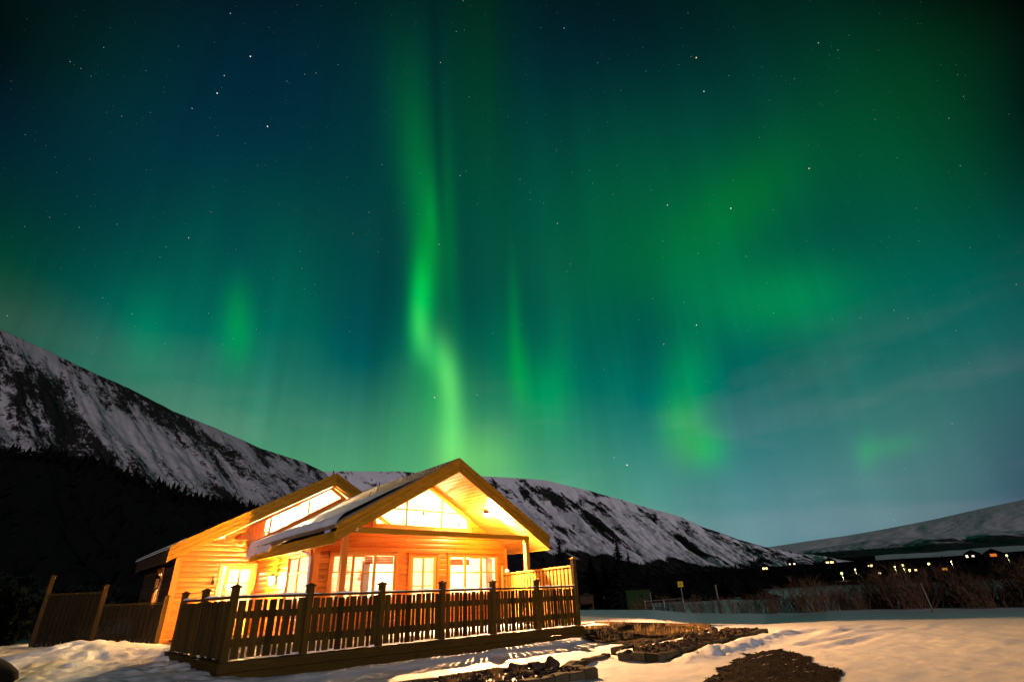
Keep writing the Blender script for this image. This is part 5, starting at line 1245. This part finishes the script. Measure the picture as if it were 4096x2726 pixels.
# green cabinet, gate, poles, hut
def box_at(mb, az, r, w, d, z0, z1):
    x, y = at(az, r); f = Vector((cxp - x, cyp - y, 0)).normalized(); s = Vector((-f.y, f.x, 0)); c = Vector((x, y, 0))
    mb.prism([c + s * w / 2 + Vector((0, 0, z0)), c - s * w / 2 + Vector((0, 0, z0)), c - s * w / 2 + Vector((0, 0, z1)), c + s * w / 2 + Vector((0, 0, z1))], -f * d)
GREEN = plain('dark_green_sheet', (.014, .03, .008), .5, noise=.3, scale=4)
x, y = at(53.95, 42); zg = float(gnd(x, y)); gb = thing('utility_cabinet', 'dark green sheet metal cabinet at the field edge', 'cabinet', (x, y, zg))
mb = MB(); box_at(mb, 53.95, 42, 1.72, 1.1, zg - .4, zel(-.06, 42)); mb.build('body', GREEN, gb, bevel=.02)
mb = MB(); box_at(mb, 53.95, 41.95, 1.80, 1.2, zel(-.06, 42) + .001, zel(.0, 42)); mb.build('lid', GREEN, gb)
mb = MB(); box_at(mb, 53.45, 41.98, .78, .02, zg + .1, zel(-.2, 42)); box_at(mb, 54.55, 41.98, .78, .02, zg + .1, zel(-.2, 42)); mb.build('door', GREEN, gb, bevel=.01)
def pole(name, label, az, r, top, rad, lean=0, m=FZ):
    x, y = at(az, r); z = float(gnd(x, y)); f = Vector((cxp - x, cyp - y, 0)).normalized(); s = Vector((-f.y, f.x, 0)); e = Vector((x, y, 0)) - s * lean; mb = MB()
    mb.tube([(x, y, z - .3), (e.x, e.y, top)], [rad, rad * .85], 8); o = mb.build(name, m, smooth=False); tag(o, label, 'post')
GREYW = wood('grey_pole_wood', (.10, .085, .06), (.2, .17, .12), 'z', rough=.85)
pole('fence_post', 'short pale post beside the green cabinet', 55.12, 41, zel(-.26, 41), .045, m=GREYW)
pole('wooden_post', 'thick upright wooden post among the shrubs right of the road sign', 61.28, 36, zel(.15, 36), .06, m=GREYW)
pole('leaning_pole', 'weathered pole leaning to the left out of the snow before the thicket', 77.6, 29.5, zel(-.38, 29.5), .034, lean=.10, m=GREYW)
pole('fence_post', 'thin post standing in the snow left of the green cabinet', 50.6, 48, zel(-.45, 48), .03, m=GREYW)
x, y = at(56.2, 38); gt = thing('field_gate', 'thin metal tube gate beside the road sign', 'gate', (x, y, float(gnd(x, y))))
mb = MB()
for za, zb in ((-1.03, -.90), (-1.35, -1.22)): mb.tube([(*at(54.5, 38), zel(za, 38)), (*at(58.1, 38), zel(zb, 38))], .018, 6)
mb.build('rail', STEEL, gt)
for a in (54.5, 56.3, 58.1):
    mb = MB(); mb.tube([(*at(a, 38), float(gnd(*at(a, 38))) - .2), (*at(a, 38), zel(-.98, 38))], .03, 6); mb.build('upright', STEEL, gt)
x, y = at(48.9, 52); zh = float(gnd(x, y)); ht = thing('hut', 'small dark hut with snowy pyramid roof beyond the deck corner', 'hut', (x, y, zh))
mb = MB(); box_at(mb, 48.9, 52, 1.2, 1.2, zh - .3, zel(-.36, 52)); mb.build('wall', DARKWOOD_AND_SHADE, ht)
f = Vector((cxp - x, cyp - y, 0)).normalized(); s = Vector((-f.y, f.x, 0)); c = Vector((x, y, 0)) - f * .6; mb = MB(); zb = zel(-.37, 52)
mb.add([(*(c + s * .8 + f * .8).xy, zb), (*(c - s * .8 + f * .8).xy, zb), (*(c - s * .8 - f * .8).xy, zb), (*(c + s * .8 - f * .8).xy, zb), (*c.xy, zel(-.02, 52))], [(0, 1, 4), (1, 2, 4), (2, 3, 4), (3, 0, 4), (0, 3, 2, 1)]); mb.build('roof', DARKWOOD_AND_SHADE, ht)

# spruces
def spruce(name, label, az, r, top_el, width, seed, z0=None):
    q = np.random.default_rng(seed); x, y = at(az, r); z = float(gnd(x, y)) if z0 is None else z0; H = zel(top_el, r) - z
    t = thing(name, label, 'tree', (x, y, z))
    mb = MB(); mb.tube([(x, y, z - .3), (x, y, z + H * .55), (x, y, z + H * .98)], [.02 * H + .03, .012 * H + .02, .01], 7); mb.build('trunk', BARK, t)
    mb = MB(); k = 0; zz = .06
    while zz < .985:
        rad = width * (1 - zz) ** .85 * q.uniform(.75, 1.15) + .05; n = int(10 + 18 * (1 - zz))
        for i in range(n):
            a = q.uniform(0, 6.28); l = rad * q.uniform(.55, 1.15); dz = -l * q.uniform(.1, .45); b = Vector((x, y, z + H * zz + q.uniform(-.04, .04) * H * .3)); d = Vector((math.cos(a), math.sin(a), 0)); s = Vector((-d.y, d.x, 0))
            for j in range(5):
                f0 = j / 5; p = b + d * l * f0 + Vector((0, 0, dz * f0 + l * .12 * f0 * f0)); w = l * .36 * (1.15 - f0); e = p + d * l * .34 + Vector((0, 0, dz * .34 - .05 * l))
                mb.add([p, p + s * w + d * l * .16 + Vector((0, 0, -.10 * l)), e, p - s * w + d * l * .16 + Vector((0, 0, -.10 * l))], [(0, 1, 2), (0, 2, 3)])
        zz += .019 * q.uniform(.8, 1.25) * (1.15 - .5 * zz)
    e = Vector((x, y, z + H)); mb.add([e + Vector((.05, 0, -.25)), e + Vector((-.05, 0, -.25)), e], [(0, 1, 2)])
    mb.build('crown', NEEDLE, t)
spruce('spruce', 'dark spruce top just above the ridge of the left cabin roof', 22.75, 42, 12.42, 1.9, 1)
spruce('spruce', 'dark spruce behind the cabin roof between the two gables', 27.2, 40, 11.3, 2.0, 2)
spruce('spruce', 'dark spruce right beside the eaves of the front gable', 46.56, 62, 5.28, 1.9, 3)
spruce('spruce', 'tallest dark spruce between the fence post and the road sign', 52.45, 66, 4.8, 2.3, 4)
spruce('spruce', 'shorter spruce leaning on the right side of the tallest one', 53.45, 68, 3.62, 1.7, 5)
spruce('spruce', 'low dark spruce beyond the tall fence post', 49.6, 72, 3.4, 2.2, 6)
spruce('spruce', 'low broad spruce left of the tallest one', 51.0, 74, 2.9, 2.4, 7)
spruce('spruce', 'low dark spruce behind the porch post', 44.8, 66, 3.6, 2.0, 8)
spruce('spruce', 'low broad spruce between the porch post and the eaves', 43.4, 70, 3.0, 2.2, 9)
for i, (a, e) in enumerate(((55.2, 1.9), (56.6, 1.6), (58.0, 1.5), (59.6, 1.3), (61.3, 1.2), (63.0, 1.0), (64.6, .9), (54.2, 2.4), (47.8, 2.6))):
    spruce('spruce', 'low black tree in the dark wood behind the field', a, 95 + 6 * (i % 3), e, 3.2, 20 + i); bpy.context.scene.collection.objects
for o in C.objects:
    if o.name.startswith('spruce') and o.get('label', '').startswith('low black tree'): o['group'] = 'low trees behind the field'

# the village lights
GLOW = emit('lit_street_lamp', (.85, 1.0, .28), 2.6); WARM = emit('lit_window', (1, .62, .28), 3); COOL = emit('lit_window_white', (1, .80, .62), 1.6)
def street_lamp(az, el, r, size, label):
    x, y = at(az, r); z = float(gnd(x, y)); zt = zel(el, r); t = thing('street_lamp', label, 'street lamp', (x, y, z), 'street lamps in the village')
    mb = MB(); mb.tube([(x, y, z - .5), (x, y, zt + .1), (x + .3, y, zt + .35)], .09, 6); mb.build('pole', STEEL, t)
    mb = MB(); mb.lathe((x, y, zt), [(size * .16, size * .26), (size * .28, .0), (size * .16, -size * .24)], 8); mb.build('lamp_head', GLOW, t)
    l = bpy.data.lights.new('lamp_light', 'POINT'); l.energy = 900; l.color = (1, .9, .35); l.shadow_soft_size = .3; lo = bpy.data.objects.new('lamp_light', l); C.objects.link(lo); lo.parent = t; lo.location = (0, 0, zt - z - size)
for a, e, r, s, lb in ((72.02, .61, 190, 1.15, 'brightest greenish yellow street lamp, left of the village'), (70.76, .82, 260, .7, 'small street lamp left of the brightest one'), (73.12, .86, 250, 1.0, 'street lamp right of the brightest one beside a pale roof'), (76.04, .90, 230, 1.05, 'left of the close pair of street lamps before the snowfield'), (76.63, .99, 230, 1.15, 'right of the close pair of street lamps before the snowfield'),
                       (78.42, .98, 220, 1.3, 'bright street lamp lighting orange bushes below the snowfield'), (79.92, 1.07, 280, .75, 'small lone street lamp below the right part of the snowfield'), (83.42, 1.28, 240, 1.1, 'street lamp nearest the right edge under the hill')): street_lamp(a, e, r, s, lb)
def lit_house(az, el, r, label, wins, m, w=5.5):
    x, y = at(az, r); z = float(gnd(x, y)); zt = zel(el, r); t = thing('village_house', label, 'house', (x, y, z), 'houses in the village')
    f = Vector((cxp - x, cyp - y, 0)).normalized(); s = Vector((-f.y, f.x, 0)); c = Vector((x, y, 0)); eh = zt + .9
    mb = MB(); box_at(mb, az, r, w, 5, z - .5, eh); mb.build('wall', NIGHTWOOD, t)
    mb = MB(); mb.prism([c + s * (w / 2 + .3) + f * .3 + Vector((0, 0, eh)), c - s * (w / 2 + .3) + f * .3 + Vector((0, 0, eh)), c + f * .3 + Vector((0, 0, eh + w * .28))], -f * 5.6); mb.build('roof', NIGHTWOOD, t)
    for u, ww, hh in wins:
        mb = MB(); q = c + s * u + f * .03 + Vector((0, 0, zt)); mb.prism([q + s * ww / 2 + Vector((0, 0, -hh / 2)), q - s * ww / 2 + Vector((0, 0, -hh / 2)), q - s * ww / 2 + Vector((0, 0, hh / 2)), q + s * ww / 2 + Vector((0, 0, hh / 2))], -f * .05); mb.build('window', m, t)
WH = emit('lit_window_bright', (1, .66, .28), 2.4)
lit_house(65.95, 1.33, 330, 'village house farthest left with two round bright lamps', [(.72, .95, .95), (-.72, 1.0, 1.0)], WH)
lit_house(68.3, 1.58, 380, 'pale house with two small white lights left of the village', [(1.3, 1.0, .8), (-1.2, .8, .8)], COOL)
lit_house(71.35, 1.54, 380, 'house with a row of four bright windows above the brightest lamp', [(1.6, .9, .9), (.8, .9, 1.1), (-.7, .7, .8), (-1.5, .9, .9)], WH, 6.5)
lit_house(74.35, 1.09, 300, 'house with a single bright window behind the street lamps', [(.4, .9, .8), (-.8, .4, .5)], WH)
lit_house(74.81, .48, 240, 'house with one low square pink window below the village', [(0, .75, .5)], COOL)
lit_house(77.2, .58, 230, 'house with two warm lights below the lone lamps', [(.8, .6, .5), (-.75, .8, .7)], WH)
lit_house(81.4, 1.38, 300, 'house with a small white window and orange gable glow near the right', [(.1, .9, .6), (-1.9, .8, 1.0)], COOL)
lit_house(82.66, 1.36, 290, 'house with dim orange light painted on its wall near the right edge', [(0, 2.0, 1.0)], emit('wall_light_as_emission', (1, .26, .04), .45))  # not a window: lamplight on the wall painted as a glowing sheet
lit_house(79.0, .55, 210, 'low dark house with a painted orange hedge glow under the bright lamp', [(1.2, 1.2, .6)], emit('hedge_light_as_emission', (1, .4, .05), .3))  # not a window: a glowing sheet stands in for lamplight on a hedge

# dark bushes in the unlit garden on the left
def dense_bush(label, az, r, h, w, seed):
    q = np.random.default_rng(seed); x, y = at(az, r); z = float(gnd(x, y)); t = thing('bush', label, 'bush', (x, y, z))
    mb = MB()
    for _ in range(7): a = q.uniform(0, 6.28); mb.tube([(x, y, z - .2), (x + .3 * w * math.cos(a), y + .3 * w * math.sin(a), z + h * .5), (x + .5 * w * math.cos(a), y + .5 * w * math.sin(a), z + h * .8)], [.03, .02, .006], 5)
    mb.build('stems', BARK, t)
    mb = MB()
    for _ in range(2600):
        u = q.normal(0, 1, 3); u /= np.linalg.norm(u); k = q.uniform(.35, 1) ** .5 * (1 + .25 * math.sin(u[0] * 5 + seed) * math.cos(u[1] * 4)); p = Vector((x + u[0] * w * k, y + u[1] * w * k, z + h * .5 + u[2] * h * .52 * k)); a = Vector(q.normal(0, .06, 3)); b = Vector(q.normal(0, .06, 3)); mb.add([p - a, p + b, p + a, p - b], [(0, 1, 2, 3)])
    mb.build('foliage', NEEDLE, t)
for lb, a, r, h, w, sd_ in (('black leafy bush at the far left edge of the garden', -5.5, 21, 2.0, 1.8, 1), ('black bush just left of the outermost garden fence post', .2, 24, 1.6, 1.5, 2), ('dark bush between the edge bush and the garden fence', -2.6, 23.5, 1.7, 1.4, 3), ('low dark bush farther back left of the garden fence', -.9, 27, 2.1, 1.5, 4), ('low dark bush behind the garden fence', 3.6, 30, 1.8, 2.2, 5), ('dark bush hidden behind the edge bush on the left', -8.5, 23, 2.2, 2.0, 6)): dense_bush(lb, a, r, h, w, sd_)
